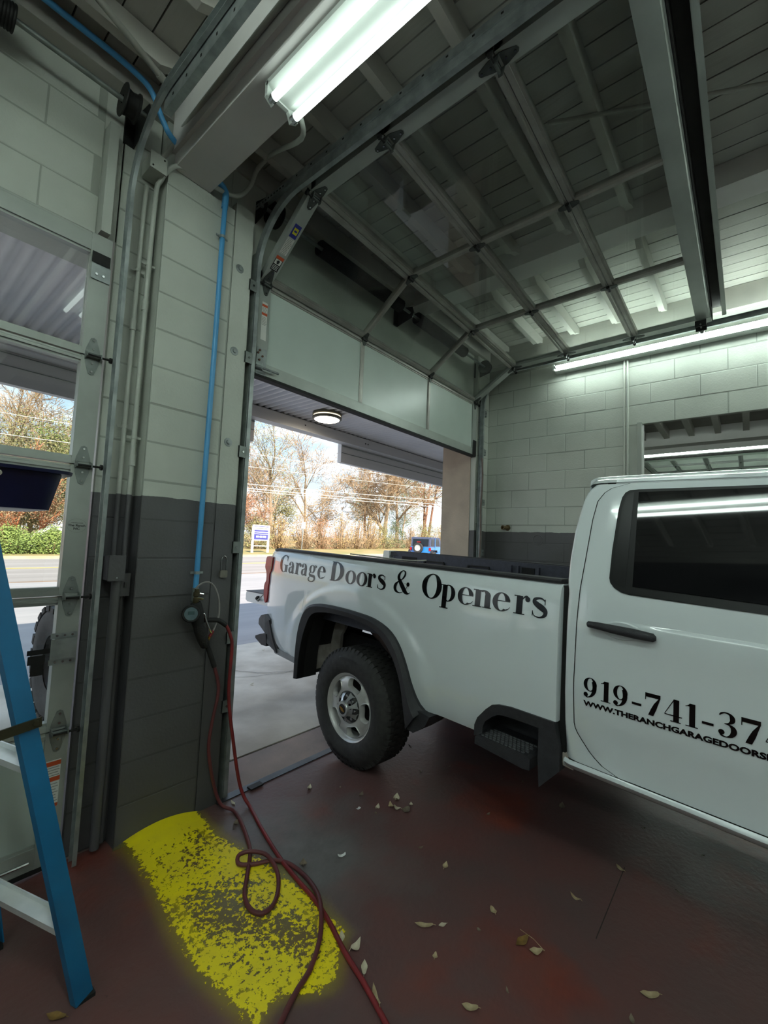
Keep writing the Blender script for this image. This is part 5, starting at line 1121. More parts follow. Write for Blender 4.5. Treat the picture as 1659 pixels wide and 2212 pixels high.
M_road = mat('road asphalt', '#9a928e', '#877f7b', .8, .9, detail=9, stretch=(.12, 1.4, 1))
M_verge = mat('straw verge', '#a48b60', '#827d48', .5, .95, bump=.4, bscale=6, detail=9)
M_sillc = mat('stained sill concrete', '#a48d86', '#8d7f7b', 3, .85, bump=.3, bscale=30)
put('door_sill', MB().box(-4.2, 4.95, 2.40, 2.80, -.15, -.012), M_sillc, base=Z0, kind='structure')
apron = put('apron', MB().box(-4.5, 16, 2.80, 5.76, -.2, -.022), M_gap, base=Z0, kind='structure')
for k in range(7):
    x0 = -4.4 + 2.93 * k; x0 += .35
    put('slab', MB().box(x0, x0 + 2.918, 2.825, 5.74, -.05, -.012 + .004 * math.sin(k * 3)), M_conc, apron)
def crack(P, w, seed):
    r = random.Random(seed); Q = []
    for i in range(len(P) - 1):
        for k in range(9): 
            f = k / 9; Q.append((P[i][0] * (1 - f) + P[i + 1][0] * f + r.uniform(-.02, .02), P[i][1] * (1 - f) + P[i + 1][1] * f + r.uniform(-.02, .02)))
    m = MB(); m.grid([[(x - w, y - w, -.0065), (x + w * r.uniform(.4, 1), y + w * r.uniform(.4, 1), -.0065)] for x, y in Q]); return m
put('crack', crack([(2.6, 5.3), (3.1, 4.4), (3.9, 3.9), (4.3, 3.3)], .0035, 3).join(crack([(2.55, 4.55), (3.3, 4.2), (4.6, 4.3)], .003, 4)), M_gap, apron)
strip('parking_lot', -40, 120, 5.77, 16.4, M_asph, -.03)
strip('road', -60, 140, 16.65, 31.3, M_road, -.14)
strip('kerb', -60, 140, 16.4, 16.65, mat('brown kerb', '#8d7868', '#7b695b', 2, .9), -.02, thick=.2)
strip('kerb', -60, 140, 31.3, 31.6, mat('pale kerb', '#c9bb93', '#b3a682', 2, .9), -.0, thick=.2)
strip('verge', -60, 140, 31.6, 48, M_verge, .0, .28)
strip('verge', -90, 190, 48, 130, mat('leaf litter', '#a58a62', '#7d7548', .3, .95, detail=8), .28, 1.5)
M_line = mat('road marking white', '#e6e2d6', '#d6d2c6', 2, .8); M_liney = mat('road marking yellow', '#e0c860', '#d0b850', 2, .8)
rd_ = strip('road_line', -60, 140, 30.6, 30.78, M_line, -.135, label='white edge line across the road')
strip('road_line', -60, 140, 23.6, 23.75, M_liney, -.135, label='yellow centre line of the road'); strip('road_line', -60, 140, 23.95, 24.1, M_liney, -.135)
strip('road_line', -60, 140, 17.4, 17.55, M_line, -.135)
# ---- canopy along the front of the building
can = thing('canopy', (4, 3.9, 3.1), 'grey canopy with corrugated soffit along the front outside the doors', 'canopy')
M_soff = mat('corrugated soffit', '#e2dfe2', '#d8d5d8', 1.5, .5, metal=.15)
rows = []; P_ = .10; n = int(24 / P_ * 6)
prof = []
for k in range(n + 1):
    x = -8 + 24 * k / n; ph = (x / P_) % 1; zz = .016 * max(-1, min(1, 1.8 * math.cos(2 * PI * ph))); prof.append((x, 3.302 + zz))
put('soffit_sheet', MB().grid([[(x, y, z) for x, z in prof] for y in (2.93, 4.93)]), M_soff, can, smooth=60)
put('roof_deck', MB().box(-8, 16, 2.92, 5.15, 3.36, 3.44), M_soff, can)
M_fasc = mat('canopy steel', '#c9c7c9', '#bdbbbd', 2, .5, stretch=(.1, 1, 3))
put('edge_beam', MB().box(-8, 16, 4.90, 5.02, 3.125, 3.278).box(-8, 16, 4.86, 5.02, 3.112, 3.125), M_fasc, can)
put('back_angle', MB().box(-8, 16, 2.92, 2.96, 3.24, 3.285), M_fasc, can)
for a, b in ((-8, 3.25), (4.87, 16)):
    f = put('fascia_panel', MB().box(a, b, 5.02, 5.10, 2.825, 3.42), M_fasc, can)
    put('seam', MB().box(a, b, 5.008, 5.022, 2.98, 2.986).box(a, b, 5.008, 5.022, 3.09, 3.096), M_steel, f)
put('edge_cap', MB().box(-8, 16, 5.02, 5.06, 3.28, 3.44), M_fasc, can)
put('bolt_pair', MB().box(5.30, 5.32, 4.895, 4.90, 3.19, 3.21).box(5.36, 5.38, 4.895, 4.90, 3.19, 3.21).box(4.0, 4.02, 4.895, 4.90, 3.2, 3.215).box(2.95, 2.965, 4.895, 4.90, 3.2, 3.215), M_gap, can)
cl = thing('canopy_light', (3.97, 4.40, 3.2), 'round lit lamp under the corrugated canopy soffit', 'light')
put('housing', MB().lathe([(.02, .09), (.195, .09), (.20, .08), (.20, .055), (.185, .05), (.185, .035), (.20, .03), (.20, .008), (.19, .0), (.17, -.002)], (3.97, 4.40, 3.205), (0, 0, 1), 40), mat('bronze lamp housing', '#6f6a58', '#5f5b4b', 6, .5), cl, smooth=35)
put('lens', MB().lathe([(.172, -.001), (.15, -.012), (.001, -.016)], (3.97, 4.40, 3.205), (0, 0, 1), 40), mat('lit lens', (1, .93, .75, 1), (1, .93, .75, 1), emit=(1, .90, .70, 1), estr=9.0), cl, smooth=60)
put('lens_ring', MB().lathe([(.1865, .049), (.1865, .036)], (3.97, 4.40, 3.205), (0, 0, 1), 40), mat('lit side ring', (1, .93, .7, 1), (1, .93, .7, 1), emit=(1, .88, .6, 1), estr=.8), cl)
# ---- off-road tyre standing outside the closed door
def mud_tyre():
    t = thing('mud_tyre', (1.22, 4.45, -.012), 'chunky off-road tyre standing outside behind the closed door glass', 'tyre'); c = Vector((1.22, 4.45, .455)); ax = Vector((-1, .0, 0))
    put('carcass', MB().lathe([(.22, -.12), (.30, -.15), (.40, -.155), (.435, -.13), (.435, .13), (.40, .155), (.30, .15), (.22, .12)], c, ax, 48), M_tire, t, smooth=45)
    m = MB(); u = Vector((0, 1, 0)); w = Vector((0, 0, 1))
    for k in range(22):
        for j, (h, wd) in enumerate(((.11, .055), (.04, .03), (-.04, .03), (-.11, .055))):
            a = 2 * PI * (k + .5 * (j % 2)) / 22; d = u * math.cos(a) + w * math.sin(a); q = -u * math.sin(a) + w * math.cos(a)
            m.obb(c + d * .443 + ax * h, ax * wd * .8, q * .042, d * .022)
    put('tread', m, M_tire, t)
    put('rim', MB().lathe([(.225, .11), (.21, .09), (.18, .05), (.05, .06), (.001, .06)], c, ax, 32), M_iron, t, smooth=40)
mud_tyre()
# ---- signs across the road
M_post = mat('white sign post', '#ecebe8', '#dedddA', 3, .6)
sg = thing('lot_sign', (23.3, 34, gz(23)), 'white framed blue and white board sign across the road', 'sign')
b0 = gz(23) + .0
for x in (22.5, 24.15): put('post', MB().box(x, x + .16, 33.95, 34.10, b0, 2.72), M_post, sg)
put('crossbar', MB().box(22.5, 24.3, 33.97, 34.08, 2.66, 2.76).box(22.5, 24.3, 33.97, 34.08, 1.36, 1.44).box(22.6, 24.2, 33.99, 34.06, .84, .90), M_post, sg)
bd = put('board', MB().box(22.66, 24.15, 33.98, 34.05, 1.44, 2.66), mat('sign violet', '#4a4a96', '#42428c', 2, .5), sg)
put('white_band', MB().box(22.70, 24.11, 33.965, 33.98, 2.30, 2.60).box(22.70, 24.11, 33.965, 33.98, 2.08, 2.16).box(22.70, 24.11, 33.965, 33.98, 1.92, 1.97), M_post, sg)
put('fine_print', MB().box(22.80, 23.98, 33.955, 33.965, 2.42, 2.50).box(22.75, 23.9, 33.955, 33.965, 2.11, 2.13), M_fine, sg)
vs, fs = text_shape('919-423-3803', .24, .012, 'CENTER'); put('number', MB().add([(23.42 + a * .8, 33.96, 1.62 + b) for a, b in vs], fs), M_post, sg)
ss_ = thing('street_sign', (28.2, 34, gz(28)), 'small white road sign on a thin post beyond the truck bed', 'sign')
put('post', MB().tube([(28.2, 34, gz(28)), (28.26, 34, 3.35)], .045, 8), M_galv, ss_, smooth=40)
put('plate', MB().box(28.02, 28.50, 33.94, 33.96, 2.70, 3.36), M_post, ss_); put('plate_stripe', MB().box(28.26, 28.33, 33.93, 33.94, 2.74, 3.32), M_fine, ss_)
# ---- blue off-road car in the lot on the right
def jeep():
    A = Vector((27.75, 20.5, gz(28) - .03)); h = Vector((math.cos(.24), math.sin(.24), 0)); w = Vector((h.y, -h.x, 0)); k = 1.03
    J = lambda l, s, z: A + h * l * k + w * s * k + Vector((0, 0, z * k))
    t = thing('off_road_car', J(2, .93, 0), 'blue off-road car with a spare wheel on its tailgate, parked in the lot', 'car')
    M_b = mat('blue car paint', '#1f7fd0', '#1a74c2', 4, .25, coat=1.0); M_top = mat('grey hardtop', '#4a5068', '#40465c', 6, .45)
    PR = lambda P, a, b: MB().prism(P, lambda u, v, q: J(u, q, v), a, b)
    put('tub', PR([(0, .55), (0, 1.12), (2.6, 1.12), (4.0, 1.08), (4.05, .75), (3.6, .55)], .12, 1.74), M_b, t)
    put('hardtop', PR([(.02, 1.12), (.10, 1.84), (.16, 1.87), (1.95, 1.87), (2.3, 1.80), (2.6, 1.12)], .16, 1.70), M_top, t)
    put('rear_window', PR([(.0, 1.2), (.075, 1.72), (.09, 1.72), (.02, 1.2)], .30, 1.56), M_tglass, t)
    for s in (.145, 1.70):
        put('side_window', PR([(.25, 1.22), (.27, 1.72), (.85, 1.72), (.85, 1.22)], s, s + .015), M_tglass, t)
        put('door_window', PR([(1.12, 1.24), (1.14, 1.74), (1.9, 1.74), (2.15, 1.24)], s, s + .015), M_tglass, t)
    put('door', PR([(1.0, .65), (1.0, 1.80), (1.06, 1.80), (1.08, 1.16), (2.2, 1.16), (2.2, .65)], 1.735, 1.755), M_b, t)
    put('windscreen', PR([(2.28, 1.80), (2.66, 1.14), (2.70, 1.14), (2.32, 1.80)], .22, 1.64), M_tglass, t)
    for l in (.55, 3.3):
        for s, q in ((.05, -1), (1.81, 1)):
            put('wheel', MB().lathe([(.05, .08), (.22, .10), (.26, .12), (.38, .12), (.41, .08), (.41, -.10), (.05, -.10)], J(l, s, .41), w * q, 28), M_tire, t, smooth=40)
            put('fender', PR([(l - .58, .72), (l - .45, .92), (l + .45, .92), (l + .58, .72), (l + .52, .72), (l + .42, .86), (l - .42, .86), (l - .52, .72)], s - .10, s + .12), M_plastic, t)
    put('bumper', PR([(-.14, .48), (-.14, .68), (.02, .68), (.02, .48)], .05, 1.82), M_plastic, t)
    sp = put('spare_wheel', MB().lathe([(.05, .10), (.2, .12), (.25, .14), (.37, .14), (.40, .09), (.40, -.06), (.05, -.06)], J(-.10, .80, 1.04), -h, 32), M_tire, t, smooth=40)
    put('spare_rim', MB().lathe([(.24, .141), (.20, .12), (.06, .14), (.001, .145)], J(-.10, .80, 1.04), -h, 24), M_rim, sp, smooth=40)
    for s in (.10, 1.62): put('tail_lamp', PR([(-.03, .84), (-.03, 1.08), (.03, 1.08), (.03, .84)], s, s + .16), M_red, t)
    put('brake_lamp', PR([(-.16, 1.46), (-.16, 1.52), (.05, 1.52), (.05, 1.46)], .70, .92), M_red, t)
    put('wiper', PR([(.0, 1.27), (.0, 1.31), (.03, 1.31), (.03, 1.27)], .75, 1.25), M_iron, t)
jeep()
# ---- vegetation
def grow(r, base, H, r0, levels, kids, spread, first=.35, lean=0.0, gravity=.0):
    segs = []; tips = []
    def rec(p, d, L, rad, lv):
        n = 3 if lv else 5; q = p
        for k in range(n):
            d2 = (d + Vector((r.gauss(0, .10), r.gauss(0, .10), r.gauss(0, .05) - gravity * (1 if lv else 0)))).normalized(); q2 = q + d2 * (L / n)
            ra = rad * (1 - .55 * k / n); rb = rad * (1 - .55 * (k + 1) / n); segs.append((q, q2, ra, rb))
            if lv < levels and (lv > 0 or (k + 1) / n > first):
                for _ in range(kids[min(lv, len(kids) - 1)]):
                    az = r.uniform(0, 2 * PI); sp = spread * r.uniform(.6, 1.25); o = d2.orthogonal().normalized(); o = Matrix.Rotation(az, 3, d2) @ o
                    rec(q2, (d2 * math.cos(sp) + o * math.sin(sp)).normalized(), L * r.uniform(.42, .62), rb * .55, lv + 1)
            q, d = q2, d2
            if lv >= levels - 1: tips.append(q)
    rec(Vector(base), Vector((lean, 0, 1)).normalized(), H * .72, r0, 0); return segs, tips
def seg_mesh(segs, n=4):
    m = MB(); fs = []; vs = []
    for p, q, a, b in segs:
        d = (q - p).normalized(); u = d.orthogonal().normalized(); w = d.cross(u); i = len(vs)
        for c, rr in ((p, a), (q, b)):
            for k in range(n): vs.append(c + (u * math.cos(2 * PI * k / n) + w * math.sin(2 * PI * k / n)) * rr)
        fs += [(i + k, i + (k + 1) % n, i + n + (k + 1) % n, i + n + k) for k in range(n)]
    return m.add(vs, fs)
def leaf_cards(r, pts, per, jit, size, flat=.0):
    m = MB(); vs = []; fs = []
    for p in pts:
        for _ in range(per):
            c = p + Vector((r.gauss(0, jit), r.gauss(0, jit), r.gauss(0, jit * .8))); s = size * .62 * r.uniform(.5, 1.3)
            u = Vector((r.gauss(0, 1), r.gauss(0, 1), r.gauss(0, 1))).normalized(); w = u.orthogonal().normalized(); i = len(vs)
            vs += [c - u * s, c + w * s * .55, c + u * s, c - w * s * .55]; fs.append((i, i + 1, i + 2, i + 3))
    return m.add(vs, fs)
M_bark = mat('pale bark', '#9a866e', '#806f5a', 2, .9); M_barkr = mat('red pine bark', '#8a6450', '#735241', 2, .9); M_twig = mat('tan twigs', '#a98f70', '#937a5e', 2, .9)
M_fo = {'green': mat('pine foliage', '#75824e', '#5a6a41', .6, .8), 'olive': mat('olive foliage', '#8d8656', '#76744a', .6, .8), 'gold': mat('golden foliage', '#a98f5c', '#957c4c', .6, .85), 'rust': mat('rust foliage', '#a4775a', '#94694d', .6, .85), 'brown': mat('winter brush', '#a08768', '#8a7254', .6, .9), 'dark': mat('dark evergreen', '#55663f', '#435234', .6, .7), 'lime': mat('juniper green', '#8c9a50', '#6f803f', .6, .85)}
def vz(x, y): return gz(x) + (.28 * min(1, max(0, (y - 31.6) / 16.4)) if y < 48 else .28 + 1.22 * (y - 48) / 82)
def tree(name, x, y, H, r0, label, leaf=None, levels=3, kids=(2, 2, 2), spread=.75, first=.35, per=0, jit=.4, size=.2, bark=None, seed=0, group='trees across the road', lean=0.0):
    r = random.Random(seed + int(x * 7)); z = vz(x, y) - .05; t = thing(name, (x, y, z), label, 'tree', group)
    segs, tips = grow(r, (x, y, z), H, r0, levels, kids, spread, first, lean)
    big = [s for s in segs if s[2] > r0 * .22]; small = [s for s in segs if s[2] <= r0 * .22]
    put('trunk', seg_mesh(big, 6), bark or M_bark, t)
    if small: put('branches', seg_mesh([(p, q, max(a, .022), max(b, .016)) for p, q, a, b in small], 3), M_twig if not leaf else (bark or M_bark), t)
    if per: put('foliage', leaf_cards(r, tips, int(per * 1.5), jit, size), M_fo[leaf], t)
    return t
tree('oak_tree', 33, 46, 14.0, .28, 'tall tree with green and rust leaves at the left of the open doorway', 'olive', 3, (2, 2, 2), .55, .3, 4, .45, .15, seed=1)
tree('oak_tree', 29.5, 48, 11.5, .22, 'slimmer rust tinged tree standing behind the board sign', 'rust', 3, (2, 2, 1), .5, .3, 4, .4, .15, seed=2)
tree('bare_tree', 55.2, 46, 18.0, .42, 'big spreading bare tree in the middle of the doorway view', None, 5, (2, 2, 2, 2), .80, .15, seed=3)
tree('bare_tree', 60.2, 47, 16.0, .36, 'second bare tree just right of the big spreading one', None, 4, (2, 2, 2, 2), .75, .2, seed=4)
tree('bare_tree', 44, 52, 14.5, .26, 'thin bare tree left of the big spreading one', None, 4, (2, 2, 2, 2), .7, .2, seed=5)
tree('bare_tree', 38, 55, 12, .2, 'small bare tree between the leafy tree and the thin bare one', None, 4, (2, 2, 2), .7, .2, seed=6)
tree('bare_tree', 68, 58, 15, .26, 'bare tree in front of the pines at the right', None, 4, (2, 2, 2), .7, .2, seed=16)
for i, (x, y, H, lb) in enumerate(((71, 50, 19, 'pine with red trunk just left of the blue car'), (74.5, 50, 20, 'pine with red trunk above the blue car'), (66, 60, 20, 'pine standing behind the second bare tree'), (80, 55, 20, 'pine hidden partly by the beige door reveal'), (85, 58, 21, 'rightmost pine behind the door reveal'))):
    tree('pine_tree', x, y, H, .30, lb, 'green', 2, (3, 3), 1.1, .5, 9, .6, .15, M_barkr, seed=20 + i)
tree('small_tree', 28.3, 42.5, 5.2, .07, 'small rust coloured tree beside the board sign', 'rust', 3, (2, 2, 2), .6, .2, 6, .3, .12, seed=7)
tree('bare_tree', 8.5, 52, 16, .28, 'bare tree seen through the closed door glass, far left', None, 4, (2, 2, 2, 2), .7, .25, seed=8)
tree('bare_tree', 12.5, 56, 15, .24, 'bare tree seen through the closed door glass near the stile', None, 4, (2, 2, 2, 2), .7, .25, seed=9)
tree('cedar_tree', 9.0, 45, 9.0, .22, 'green cedar seen through the closed door glass', 'olive', 3, (3, 2, 2), .9, .05, 8, .5, .16, seed=10)
tree('cedar_tree', 12.0, 47, 8.5, .22, 'second green cedar, right of the first one behind the closed door', 'lime', 3, (3, 2, 2), .9, .05, 8, .5, .16, seed=11)
tree('crepe_myrtle', 8.4, 40, 5.5, .10, 'small tree with orange bark behind the juniper hedge', 'brown', 3, (2, 2, 2), .45, .1, 3, .3, .10, mat('orange bark', '#c07a56', '#a76746', 2, .8), seed=12)
tree('crepe_myrtle', 7.1, 40.5, 5.2, .08, 'orange barked small tree nearer the brick building', 'brown', 3, (2, 2, 2), .45, .1, 3, .3, .10, mat('orange bark'  , '#c07a56'), seed=13)
for i, (x, y, H, lf, lb) in enumerate(((22, 68, 8, 'brown', 'low hazy tree far behind the board sign'), (31, 68, 8, 'olive', 'low hazy tree far behind the rust tinged tree'), (41, 70, 8.5, 'brown', 'low hazy tree far behind the road sign post'), (51, 70, 9, 'olive', 'low hazy tree far behind the big bare tree'), (64, 72, 10, 'brown', 'low hazy tree far behind the second bare trunk'), (78, 70, 13, 'green', 'hazy tree far behind the pines'), (92, 70, 14, 'green', 'hazy tree far right behind the pines'), (3, 72, 9, 'brown', 'low hazy tree behind the brick building'), (13, 72, 9, 'brown', 'low hazy tree far behind the cedars'))):
    tree('woodland_tree', x, y, H, .22, lb, lf, 3, (2, 2, 2), .8, .1, 4, .7, .24, seed=40 + i, group='woodland behind')
def shrub(name, x, y, w, h, leaf, label, n=420, size=.16, group='shrubs across the road', seed=0, depth=None):
    r = random.Random(seed + int(x * 13)); z = vz(x, y) - .03; t = thing(name, (x, y, z), label, 'shrub', group); d = depth or w
    pts = []; segs = []
    for k in range(n):
        a = r.uniform(0, 2 * PI); u = r.random() ** .5; q = r.uniform(.02, 1); bulge = math.sin(PI * min(1, q * .75 + .25)) ** .6
        pts.append(Vector((x + math.cos(a) * u * w / 2 * bulge, y + math.sin(a) * u * d / 2 * bulge, z + h * q * (.75 + .35 * r.random()))))
    tw = leaf in ('brown', 'rust', 'gold')
    for k in range(170 if tw else 40):
        p = r.choice(pts); b = Vector((x + (p.x - x) * .3, y + (p.y - y) * .3, z)); segs.append((b, b.lerp(p, .6), .03, .02)); segs.append((b.lerp(p, .6), p + Vector((r.gauss(0, .1), r.gauss(0, .1), r.uniform(0, .35))), .02, .010))
    put('stems', seg_mesh(segs, 3), M_twig, t); put('foliage', leaf_cards(r, pts, 3 if tw else 6, .16, size), M_fo[leaf], t)
SH = [(27.5, 41, 4, 3.4, 'olive'), (31, 41.5, 4, 3.9, 'gold'), (34.2, 41, 4, 4.4, 'brown'), (37.6, 41.5, 4.2, 3.9, 'rust'), (41, 41.5, 4.2, 4.6, 'gold'), (44.6, 42, 4.2, 4.0, 'brown'), (48, 42.5, 4.2, 4.4, 'gold'), (51.6, 43, 4.0, 3.6, 'olive'), (56.4, 44.5, 4.4, 4.0, 'dark'), (60.6, 44.5, 4.2, 3.6, 'brown'), (64.5, 45, 4.2, 4.6, 'olive'), (69, 46, 4.6, 4.6, 'olive'), (74, 47, 4.6, 4.8, 'gold'), (79, 48, 4.6, 5, 'olive'), (24, 42, 4, 3.4, 'brown'), (20, 43, 4, 3.6, 'olive')]
KN = {'olive': 'olive green', 'gold': 'golden', 'brown': 'brown twiggy', 'rust': 'rust coloured', 'dark': 'dark glossy'}
NM = ['behind the board sign', 'just right of the board sign', 'above the truck tail lamp', 'left of the road sign post', 'right of the road sign post', 'third right of the road sign post', 'fourth right of the road sign post', 'left of the big bare trunk', 'at the foot of the big bare trunk', 'right of the second bare trunk', 'left of the red pine trunks', 'below the red pine trunks', 'behind the blue car', 'right behind the door reveal', 'left of the board sign', 'far left of the board sign']
for i, (x, y, w, h, lf) in enumerate(SH): shrub('shrub', x, y, w, h, lf, KN[lf] + ' shrub across the road, ' + NM[i], seed=i)
for i, (x, w, lb) in enumerate(((3.6, 3.2, 'left one beside the ladder rail'), (5.9, 3.0, 'middle one behind the closed door glass'), (8.0, 2.6, 'right one nearest the door stile'))):
    shrub('juniper_shrub', x, 34.2, w, 1.5, 'lime', 'low juniper across the road, ' + lb, 900, .12, 'junipers across the road', 70 + i, 2.6)
# brick building and boulder
bb = thing('brick_building', (0, 54, vz(0, 50)), 'low orange brick building across the road behind the junipers', 'building')
def brick_mat():
    m = bpy.data.materials.new('orange brick'); m.use_nodes = True; t = m.node_tree; b = t.nodes['Principled BSDF']; tc = N(t, 'ShaderNodeTexCoord'); mp = N(t, 'ShaderNodeMapping'); mp.inputs['Rotation'].default_value = (PI / 2, 0, 0)
    br = N(t, 'ShaderNodeTexBrick'); br.inputs['Scale'].default_value = 1.6; br.inputs['Color1'].default_value = lin('#b5654a'); br.inputs['Color2'].default_value = lin('#a65a41'); br.inputs['Mortar'].default_value = lin('#c9a58e')
    t.links.new(tc.outputs['Object'], mp.inputs[0]); t.links.new(mp.outputs[0], br.inputs['Vector']); t.links.new(br.outputs[0], b.inputs['Base Color']); b.inputs['Roughness'].default_value = .85; return m
put('wall', MB().box(-14, 9.0, 50, 58, vz(0, 50) - .1, 3.3), brick_mat(), bb); put('roof', MB().box(-14.4, 9.3, 49.6, 58.4, 3.3, 3.7), M_fasc, bb)
put('window', MB().box(2, 4, 49.96, 50.02, 1.4, 2.8), M_tglass, bb)
bo = MB(); rr = random.Random(3); rows = []
for i in range(9):
    th = PI / 2 * i / 8; rows.append([(9.3 + 2.0 * math.cos(th) * math.cos(a) * rr.uniform(.9, 1.1), 38 + 1.2 * math.cos(th) * math.sin(a) * rr.uniform(.9, 1.1), vz(9, 38) - .05 + 1.75 * math.sin(th) * rr.uniform(.92, 1.05)) for a in [2 * PI * k / 18 for k in range(18)]])
put('boulder', bo.grid(rows, True), mat('pale boulder', '#c9c4bb', '#aaa59c', 1.5, .9, bump=.5, bscale=6), label='pale grey boulder right of the junipers across the road', cat='rock')
# power lines with their poles
for i, (z0, z1, rd2) in enumerate(((6.18, 8.02, .030), (5.80, 7.40, .035), (5.60, 7.02, .030), (7.72, 9.57, .018), (8.9, 10.6, .016))):
    sl = (z1 - z0) / 32.5; f = lambda x: z0 + sl * (x - 21.5)
    put('power_line', MB().tube([(x, 33.6, f(x) - .0 + .00025 * (x - 38) ** 2) for x in range(-20, 97, 9)], rd2, 5), mat('pale cable', '#d9d5cc', '#cdc9c0', 3, .6), label='%s overhead power line across the road' % ('third lowest', 'second lowest', 'lowest', 'second highest', 'highest')[i], cat='cable', group='overhead power lines')
for x, lb in ((-20, 'left'), (97, 'right')):
    p = thing('utility_pole', (x, 33.6, vz(x, 33.6)), 'wooden utility pole carrying the power lines, far ' + lb, 'pole'); put('pole', MB().tube([(x, 33.6, vz(x, 33.6)), (x, 33.6, 14.5)], [.18, .13], 10), M_bark, p); put('cross_arm', MB().box(x - .08, x + .08, 32.6, 34.6, 13.4, 13.6), M_bark, p)
# ================================================================ LEAVES AND LITTER ON THE FLOOR
M_lf = [mat('dry tan leaf', '#b8a684', '#9c8a68', 40, .7), mat('dry brown leaf', '#8a6a34', '#6f5428', 40, .7), mat('pale dry leaf', '#c9bea6', '#b3a88f', 40, .7), mat('dull leaf', '#7d7060', '#685c4e', 40, .8)]
def leaf(x, y, L, wd, az, curl, tone, label, group=None, name='dry_leaf', z=.001, fold=.25):
    r = random.Random(int(x * 1000) + int(y * 777)); m = MB(); rows = []; n = 8
    for k in range(n + 1):
        f = k / n; hw = wd / 2 * math.sin(PI * min(1, f * .93 + .07)) ** .8 * (1 + .15 * math.sin(9 * f + x * 40)); u = (f - .5) * L; h = curl * L * (2 * abs(f - .5)) ** 2
        rows.append([(u, -hw, h + fold * hw), (u, -hw * .5, h + fold * hw * .3), (u, 0, h), (u, hw * .5, h + fold * hw * .3), (u, hw, h + fold * hw)])
    m.grid(rows); m.tube([(-.5 * L, 0, curl * L), (-.66 * L, .01 * L, curl * L * .6 + .002)], .0012, 4)
    c, s = math.cos(az), math.sin(az); lo = min(p[2] for p in m.v); m.map(lambda a, b, d: (x + a * c - b * s, y + a * s + b * c, z + d - lo))
    return put(name, m, M_lf[tone], label=label, cat='leaf', group=group, smooth=50)
leaf(1.608, 1.042, .075, .024, 2.2, .12, 0, 'long tan leaf curled like a boat, bottom middle of the red floor')
leaf(1.661, .987, .035, .018, 2.6, .1, 2, 'small pale leaf just right of the long tan boat-shaped leaf')
leaf(1.871, .864, .042, .026, .9, .15, 0, 'tan leaf on the orange worn patch of the floor')
leaf(1.811, .712, .075, .032, 2.9, .1, 1, 'golden brown leaf with a long stalk, largest on the floor')
leaf(1.805, .655, .052, .03, 2.3, .2, 0, 'tan leaf touching the golden brown leaf')
leaf(1.345, 1.251, .052, .022, .8, .12, 2, 'pale leaf lying just right of where the hoses cross')
leaf(1.349, 1.180, .06, .03, .1, .35, 2, 'crumpled pale leaf right of the red hose')
leaf(1.312, 1.101, .058, .022, .7, .1, 2, 'flat pale leaf below the crumpled pale one')
leaf(1.257, .997, .075, .02, 1.0, .3, 0, 'folded upright tan leaf near the bottom edge beside the red hose')
leaf(1.953, 1.153, .05, .024, .3, .2, 0, 'tan leaf alone in the middle of the red floor')
leaf(2.185, .618, .05, .02, 1.3, .3, 0, 'standing tan leaf on the shadow edge right of the truck step')
leaf(1.494, 1.662, .045, .034, .9, .35, 3, 'crumpled brown leaf between the hose and the white scrap')
leaf(1.527, .934, .03, .018, .4, .2, 0, 'small tan leaf under the long boat-shaped leaf')
leaf(1.449, .745, .055, .026, 2.1, .15, 0, 'tan leaf at the bottom edge, right of centre')
leaf(1.915, .291, .065, .028, 2.2, .15, 0, 'pale tan leaf at the lower right of the floor')
leaf(2.531, .507, .05, .022, 1.0, .2, 0, 'tan leaf at the end of the floor crack in the truck shadow')
leaf(2.859, .892, .07, .034, .2, .25, 3, 'dull leaf deep in the shadow under the truck sill')
leaf(.530, 1.722, .065, .026, 2.2, .1, 1, 'brown leaf left of the blue ladder foot')
leaf(2.227, 1.670, .06, .04, .5, .4, 2, 'curled pale leaf in the pile behind the rear tyre, topmost')
leaf(2.154, 1.606, .05, .03, 1.6, .35, 2, 'pointed pale leaf in the pile behind the rear tyre, lowest')
leaf(2.149, 1.650, .05, .03, .9, .35, 0, 'tan leaf in the pile behind the rear tyre, left')
leaf(2.184, 1.561, .065, .045, .2, .1, 3, 'flat grey leaf in the pile behind the rear tyre, right')
leaf(2.080, 1.696, .045, .025, .4, .35, 2, 'small curled leaf left of the pile behind the rear tyre')
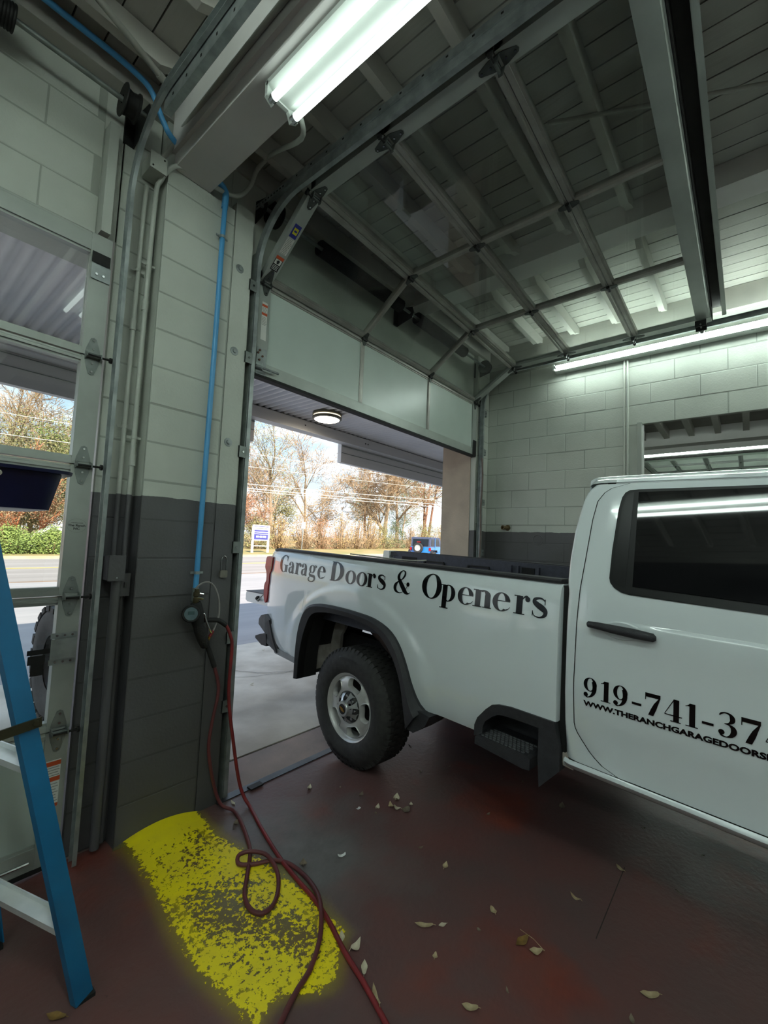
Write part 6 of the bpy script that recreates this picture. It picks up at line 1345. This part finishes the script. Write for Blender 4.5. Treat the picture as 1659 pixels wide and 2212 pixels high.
leaf(2.111, 1.854, .05, .024, .3, .3, 3, 'brown curled leaf below the rear tyre')
leaf(1.940, 2.139, .05, .026, .6, .3, 2, 'pale folded leaf near the steel threshold strip')
leaf(2.244, 1.571, .03, .02, .7, .35, 2, 'tiny pale leaf right of the pile behind the rear tyre')
leaf(1.531, 2.340, .055, .018, 1.4, .1, 2, 'pale straw-like leaf by the foot of the door track')
leaf(1.441, 2.159, .05, .03, .5, .3, 3, 'grey folded leaf beside the maroon hose near the pillar')
for i, (x, y) in enumerate([(1.976, 1.316), (1.743, .863), (1.779, .321), (2.941, .206), (2.800, 1.646), (2.856, 2.028), (2.479, 1.189), (1.587, .672), (3.129, 1.722), (3.048, 1.449), (3.354, .273), (2.981, .480), (2.972, 1.178), (2.034, 1.668), (2.079, 2.004), (2.55, .263), (2.9, 1.3), (3.2, .9), (2.6, 1.75), (1.1, .95)]):
    r = random.Random(i); leaf(x, y, r.uniform(.015, .035), r.uniform(.008, .016), r.uniform(0, 6), .25, 3, 'small dull leaf fragment on the shaded red floor', 'leaf fragments')
for i in range(10):
    r = random.Random(100 + i); leaf(2.2 + r.random() * 2.2, 2.9 + r.random() * 2.6, .05, .025, r.uniform(0, 6), .2, 2, 'pale leaf scrap on the concrete outside the door', 'leaf scraps outside', z=-.006)
put('white_scrap', MB().grid([[(1.659 + u * .020 * .9 - v * .005, 1.568 - u * .020 * .45 - v * .007, .003 + .008 * u * u) for v in (-1, 0, 1)] for u in (-1, -.5, 0, .5, 1)]), mat('white scrap', '#e4e4e0', '#d6d6d2', 5, .5), label='small white curved scrap on the red floor', cat='litter', smooth=60)
put('white_scrap', MB().grid([[(1.996 + u * .014, 1.770 + v * .008, .003 + .004 * u * u) for v in (-1, 0, 1)] for u in (-1, 0, 1)]), MATS['white scrap'], label='tiny white scrap left of the leaf pile', cat='litter')
put('dry_stalk', MB().tube([(1.83, .63, .004), (1.85, .68, .006), (1.86, .74, .003)], .0012, 4), M_lf[0], label='thin dry stalk beside the golden brown leaf', cat='leaf')
